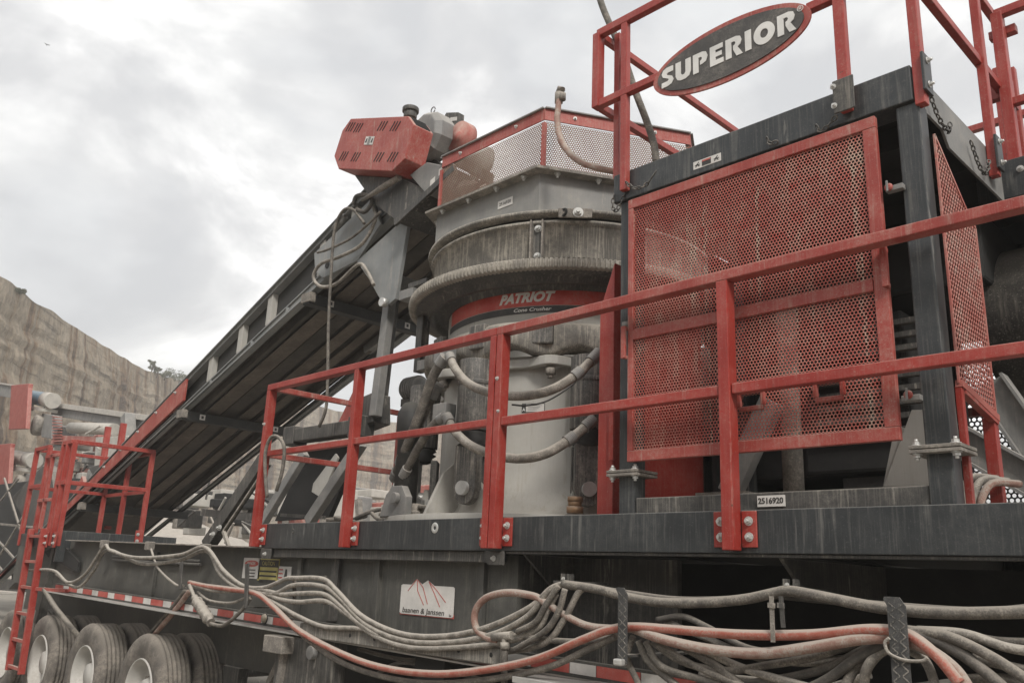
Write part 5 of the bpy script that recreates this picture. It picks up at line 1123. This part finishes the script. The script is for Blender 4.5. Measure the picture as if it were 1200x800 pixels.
# marker lamp on wall
q = PY(311, 724, 3.56); 
lm = thing('marker_lamp', 'small round marker lamp set in the reflective tape', 'lamp', q); b = MB(); b.lathe([(0, -.02), (.03, -.018), (.035, 0)], (q.x, 3.556, q.z), 16, axis='y'); part('lens', b, 'glass', lm); b = MB(); b.lathe([(.036, -.004), (.045, -.002), (.045, 0)], (q.x, 3.556, q.z), 16, axis='y'); part('bezel', b, 'black', lm)

# ============================================================ LEFT ACCESS PLATFORM
XP = -11.2
ap = thing('access_platform', 'red railed access platform standing on the far left end of the trailer', 'platform', (XP, 3.5, 1.85))
part('floor', MB().box((-12.65, 3.47, 1.86), (XP, 4.55, 1.90)), 'darkd', ap)
part('side_sill', MB().box((XP-.01, 3.47, 1.62), (XP+.02, 4.9, 1.98)), 'dark', ap, .004)
part('front_sill', MB().box((-12.65, 3.45, 1.78), (XP, 3.468, 1.95)), 'dark', ap, .004)
Zt2, Zm2 = 3.04, 2.545
def apost(x, y, z0=1.80, z1=Zt2, w=.055): part('post', MB().box((x-w/2, y-w/2, z0), (x+w/2, y+w/2, z1)), 'red', ap, .004)
for x, y in ((XP, 3.48), (XP-.0, 4.44), (XP-.16, 3.46), (-11.52, 3.46), (-12.06, 3.46), (-12.59, 3.46), (-12.62, 4.42), (XP-.75, 4.44)): apost(x, y)
for z in (Zt2, Zm2):
    part('side_rail', MB().bar((XP, 3.48, z), (XP, 4.46, z), .05, .05), 'red', ap, .004)
    part('rear_rail', MB().bar((XP, 4.44, z-.02), (-12.6, 4.44, z-.02), .045, .045), 'red', ap, .004)
    part('front_rail', MB().bar((XP, 3.46, z), (-11.52, 3.46, z), .05, .05), 'red', ap, .004)
    part('front_rail', MB().bar((-12.06, 3.46, z), (-12.62, 3.46, z), .05, .05), 'red', ap, .004)
    part('inner_rail', MB().bar((-12.62, 3.46, z), (-12.62, 4.44, z), .045, .045), 'red', ap, .004)
part('gate', MB().bar((-12.03, 3.43, 2.9), (-11.55, 3.43, 2.9), .04, .04), 'redd', ap, .004)
part('gate', MB().bar((-12.03, 3.43, 2.35), (-11.55, 3.43, 2.35), .04, .04), 'redd', ap, .004)
part('gate', MB().box((-11.80, 3.41, 2.0), (-11.75, 3.45, 2.92)), 'redd', ap, .004)
for x in (XP-.02, -11.52, -12.12):
    o = part('flange_plate', MB().box((x+.02, 3.425, 1.78), (x+.10, 3.44, 1.96)), 'red', ap, .003)
    for z in (1.83, 1.91): bolt(o, (x+.06, 3.425, z))
o = part('flange_plate', MB().box((XP+.024, 4.36, 1.86), (XP+.036, 4.44, 2.04)), 'red', ap, .003)
for z in (1.91, 1.99): bolt(o, (XP+.036, 4.39, z), (1, 0, 0))
lad = thing('access_ladder', 'red ladder hanging down in front of the wheels at far left', 'ladder', (-12.2, 3.42, .3))
for x in (-12.01, -11.52): part('stringer', MB().bar((x, 3.40, 2.0), (x+.12, 3.40, .36), .05, .07), 'red', lad, .004)
for i in range(6): part('rung', MB().bar((-12.0+.07*(1.9-.41-.30*i), 3.395, .41+.30*i), (-11.5+.07*(1.9-.41-.30*i), 3.395, .41+.30*i), .04, .035), 'redd', lad, .003)
part('strut', MB().bar((-11.5, 3.42, 1.30), (-10.75, 3.53, 1.31), .05, .04), 'redd', lad, .003)
lb = thing('upper_ladder', 'red ladder rising behind the platform railing toward the conveyor', 'ladder', (-11.5, 5, 1.9))
YL = 5.0
for (x0_, y0_), (x1_, y1_) in (((127, 500), (110, 612)), ((145, 496), (126, 616))): part('stringer', MB().bar(PY(x0_, y0_, YL), PY(x1_, y1_+4, YL), .09, .06, (1, 0, 0)), 'red', lb, .004)
for y in (559, 584, 610, 538): a, c = PY(117+ (560-y)*.16, y, YL), PY(135+(560-y)*.16, y-1, YL); part('rung', MB().bar(a, c, .05, .05), 'redd', lb, .003)
part('hood_plate', MB().prism([PY(x, y, YL-.06) for x, y in ((121, 537), (145, 537), (147, 548), (119, 549))], (0, .04, 0)), 'redd', lb)
bx = thing('toe_box', 'black sloping steel chute panel below the platform sill', 'panel', (-11.1, 3.5, 1.4)); b = MB(); b.prism([PY(x, y, 3.57) for x, y in ((52, 646), (72, 636), (92, 658), (90, 670), (56, 652))], (0, .03, 0)); part('panel', b, 'under', bx)
hl2 = thing('rail_end_post', 'short grey leaning post below the platform at the trailer end', 'post', (-12, 3.7, 1)); part('post', MB().bar((-11.55, 3.60, 1.8), (-11.75, 3.60, .9), .10, .10), 'trailer', hl2); part('cap', MB().box((-11.6, 3.56, 1.80), (-11.5, 3.68, 1.815)), 'darkd', hl2)

# lower-left diagonal supports under the conveyor
cs = thing('conveyor_support', 'dark diagonal strut with a light rod propping the conveyor beside the deck', 'strut', (-7.6, 4.1, 1.85))
part('strut', MB().bar(PY(311, 538, 4.1), PY(243, 640, 4.1), .10, .14, (1, 0, 0)), 'darkd', cs, .005)
part('rod', MB().bar(PY(306, 556, 4.0), PY(262, 622, 4.0), .02, .02), 'hosep', cs); part('rod', MB().bar(PY(262, 622, 4.0), PY(268, 640, 4.0), .03, .03), 'hosep', cs)
for x, y in ((258, 618), (250, 626)): bolt(cs, PY(x, y, 4.0), s=1.4)
part('cross_bar', MB().bar(PY(238, 600, 4.6), PY(300, 606, 4.6), .06, .08), 'darkd', cs)

# ============================================================ SECOND PLANT IN THE BACKGROUND
def far(nm, lab, cat, loc): return thing(nm, lab, cat, loc)
YB = 8.0
def dunit(px, py, s, lab, blue):
    # slotted guard, motor on a pedestal and gearbox, s = image scale
    o = PY(px, py, YB); k = (PY(px+10, py, YB)-PY(px, py, YB)).length/10; kz = abs(PY(px, py+10, YB).z-o.z)/10
    t = thing('belt_drive', lab, 'drive unit', o)
    def p(dx, dy, dd=0): q = PY(px+dx, py+dy, YB+dd); return q
    g = MB(); g.prism([p(-9, -3), p(12, -5), p(11, 0), p(8, 48), p(-12, 49), p(-11, 30)], (0, .14, 0)); part('guard', g, 'redd', t, .02)
    a, c = p(14, 11, .6), p(38, 15, .6); b = MB(); b.tube([a, a.lerp(c, .1), a.lerp(c, .9), c], .3, 18, rf=lambda u: .19 if u in (0, 1) else .24); part('motor', b, 'blue' if blue else 'cream', t)
    b = MB(); b.tube([a.lerp(c, .78), c, c+(c-a)*.08], .26, 18); part('fan_cowl', b, 'cream', t)
    b = MB(); b.bar(p(12, 23, .6), p(36, 27, .6), .5, .1); part('motor_base', b, 'cream', t)
    for dx in (16, 30): part('base_leg', MB().bar(p(dx, 18, .5), p(dx, 27, .5), .06, .06, (0, 1, 0)), 'cream', t)
    b = MB(); g0 = p(21, 44, .4); b.lathe([(0, 0), (.30, 0), (.34, .06), (.34, .25), (0, .25)], (g0.x, YB+.3, g0.z), 22, axis='y'); part('pulley', b, 'crust', t)
    b = MB(); b.prism([p(14, 30), p(38, 32), p(40, 56), p(16, 60)], (0, .2, 0)); o_ = part('gearbox', b, 'mgrey', t, .02) if False else None
    b = MB(); b.prism([p(27, 30, .5), p(40, 32, .5), p(38, 60, .5), p(26, 58, .5)], (0, .3, 0)); part('gearbox', b, 'mgrey', t, .02)
    if blue:
        for i in range(9): part('guard_slat', MB().bar(p(40, 34+i*3.6, .5), p(50, 35+i*3.4, .5), .05, .035), 'palered', t)
    return t
dunit(22, 454, 1, 'faded red belt guard with blue motor on the plant behind at left', True)
dunit(1, 524, 1, 'lower faded red belt guard with pale motor cut by the left edge', False)
bp_ = thing('background_plant', 'dusty second crushing plant of pale steel beams below the rock face', 'plant', (-20, 9, 2))
def seg(nm, x0_, y0_, x1_, y1_, Yv, w_, h_, m): part(nm, MB().bar(PY(x0_, y0_, Yv), PY(x1_, y1_, Yv), w_, h_), m, bp_, .01)
seg('channel_beam', -60, 447, 30, 462, 8.4, .1, .42, 'mgrey'); seg('channel_flange', -60, 439, 30, 454, 8.38, .2, .06, 'cream')
seg('long_beam', 62, 474, 190, 492, 9.0, .1, .16, 'cream'); seg('long_beam', 62, 482, 190, 500, 9.1, .1, .30, 'mgrey')
seg('stub_column', 150, 487, 151, 516, 8.8, .3, .3, 'mgrey')
b = MB(); b.cyl(PY(84, 501, 8.6), PY(134, 503, 8.6), .17, 18); part('roller', b, 'cream', bp_)
seg('red_beam', 62, 515, 134, 518, 8.6, .1, .28, 'palered'); seg('red_beam', 88, 590, 100, 565, 7.5, .1, .5, 'redd')
b = MB(); b.prism([PY(x, y, 8.2) for x, y in ((112, 512), (150, 510), (148, 548), (110, 552))], (0, .6, 0)); part('cabinet', b, 'cream', bp_, .02)
b = MB(); b.prism([PY(x, y, 8.0) for x, y in ((103, 547), (120, 543), (120, 556), (108, 556))], (0, .4, 0)); part('hood', b, 'darkd', bp_, .02)
for i, (x, y, w_) in enumerate(((92, 560, .5), (104, 556, .35), (70, 545, .6), (60, 530, .4), (98, 536, .3), (85, 520, .4))):
    q = PY(x, y, 8.3+.1*i); part('machine_box', MB().box(q-V(w_/2, 0, .16), q+V(w_/2, .5, .16)), ['cream', 'mgrey', 'crust'][i % 3], bp_, .03)
b = MB(); b.prism([PY(x, y, 7.6) for x, y in ((14, 582), (50, 545), (60, 552), (66, 600), (50, 630), (30, 615))], (0, .5, 0)); part('chute', b, 'darkd', bp_, .02)
b = MB(); b.prism([PY(x, y, 7.9) for x, y in ((-40, 572), (60, 560), (90, 560), (90, 660), (-40, 680))], (0, .3, 0)); part('dark_frame', b, 'under', bp_, .02)
for (x0_, y0_, x1_, y1_) in ((-10, 600, 22, 560), (5, 560, 30, 640), (-20, 612, 45, 618), (0, 650, 30, 600), (-5, 630, 40, 680), (20, 690, -20, 640)):
    seg('lattice_bar', x0_, y0_, x1_, y1_, 7.4, .05, .06, 'crust')
seg('lower_beam', -60, 680, 60, 688, 7.2, .2, .3, 'darkd'); seg('lower_beam', -60, 690, 70, 699, 7.15, .3, .03, 'cream')
# pale plant seen through the gap between conveyor and railing
bm_ = thing('far_machine', 'hazy pale machinery seen through the gap under the conveyor', 'plant', (-14, 14, 2))
rnd = random.Random(3)
for k in range(22):
    x = rnd.uniform(255, 500); y = rnd.uniform(560, 612); q = PY(x, y, 11+rnd.uniform(0, 3)); w_ = rnd.uniform(.3, 1.4); h_ = rnd.uniform(.1, .5)
    part('machine_box', MB().box(q-V(w_/2, 0, h_), q+V(w_/2, .6, h_)), rnd.choice(['cream', 'cream', 'mgrey', 'crust', 'palered']), bm_, .03)
for k in range(5):
    x = 300+40*k; a, c = PY(x, 585, 11), PY(x+rnd.uniform(-12, 12), 640, 11); part('frame_leg', MB().bar(a, c, .12, .12), 'crust', bm_)
rnd = random.Random(21)
for k in range(70):
    x = rnd.uniform(58, 165); y = rnd.uniform(500, 606); q = PY(x, y, 8.4+rnd.uniform(0, 2.5)); w_ = rnd.uniform(.15, .6); h_ = rnd.uniform(.06, .25)
    part('machine_box', MB().box(q-V(w_/2, 0, h_), q+V(w_/2, .4, h_)), rnd.choice(['cream', 'mgrey', 'crust', 'darkd', 'darkd', 'palered']), bp_, .02)
for k in range(12):
    x = rnd.uniform(55, 150); y = rnd.uniform(505, 590); seg('pipe', x, y, x+rnd.uniform(-25, 25), y+rnd.uniform(-18, 22), 8.1, .05, .05, rnd.choice(['crust', 'cream', 'darkd']))
for k in range(26):
    x = rnd.uniform(200, 305); y = rnd.uniform(578, 632); q = PY(x, y, 7.2+rnd.uniform(0, 3)); w_ = rnd.uniform(.1, .6); h_ = rnd.uniform(.05, .22)
    part('machine_box', MB().box(q-V(w_/2, 0, h_), q+V(w_/2, .4, h_)), rnd.choice(['cream', 'darkd', 'crust', 'under', 'under', 'darkd']), bp_, .02)
for k in range(14):
    x = rnd.uniform(225, 300); y = rnd.uniform(560, 620); seg('pipe', x, y, x+rnd.uniform(-25, 25), y+rnd.uniform(5, 30), 6.9, .035, .035, rnd.choice(['crust', 'cream', 'darkd', 'under']))
# stone piles beyond the plant
def heap(lab, cx_, cy_, r, h, seed):
    b = MB(); n = 40; m_ = 12; vs = []
    for i in range(m_+1):
        for k in range(n):
            rr = r*i/m_; a = 2*math.pi*k/n; x = cx_+rr*math.cos(a); y = cy_+rr*math.sin(a); z = h*(1-i/m_)**1.1+mn.fractal(Vector((x*.5, y*.5, seed)), 1, 2, 4)*.5*(1 if i < m_ else 0)
            vs.append((x, y, max(z, -.1)))
    b.add(vs, [(i*n+k, (i+1)*n+k, (i+1)*n+(k+1) % n, i*n+(k+1) % n) for i in range(m_) for k in range(n)]); solo('stone_heap', b, 'rockm', lab, 'stone heap')
heap('pale heap of crushed stone behind the deck railing under the conveyor', -30, 42, 14, 3.0, 1)
heap('low pale stone heap behind the background plant at left', -62, 24, 18, 6.0, 2)
# bird high in the left sky
bd = thing('bird', 'tiny dark bird high in the left part of the sky', 'bird', PY(55, 53, 30.0)); q = PY(55, 53, 30.0)
b = MB(); b.tube([q+V(-.22, 0, -.02), q+V(-.08, 0, .02), q+V(.1, 0, .02), q+V(.2, 0, .05)], .05, 8, rf=lambda t: .02+.05*math.sin(math.pi*min(1, t+.1))); part('body', b, 'black', bd)
b = MB(); b.prism([q+V(-.06, 0, .03), q+V(.08, 0, .03), q+V(.16, -.25, .12), q+V(.10, -.5, .1)], (0, 0, .012)); part('wing', b, 'black', bd)
b = MB(); b.prism([q+V(-.06, 0, .03), q+V(.08, 0, .03), q+V(.16, .25, .12), q+V(.10, .5, .1)], (0, 0, .012)); part('wing', b, 'black', bd)

# ============================================================ DUSTY AIR
hm = bpy.data.materials.new('dusty_air'); hm.use_nodes = True; t_ = hm.node_tree; t_.nodes.clear()
ho_ = t_.nodes.new('ShaderNodeOutputMaterial'); hv = t_.nodes.new('ShaderNodeVolumePrincipled')
hv.inputs['Color'].default_value = (.93, .91, .88, 1); hv.inputs['Density'].default_value = .0026
t_.links.new(hv.outputs[0], ho_.inputs['Volume'])
hz_ = part('haze', MB().box((-620, -210, -1.5), (510, 710, 46)), hm); hz_['kind'] = 'stuff'
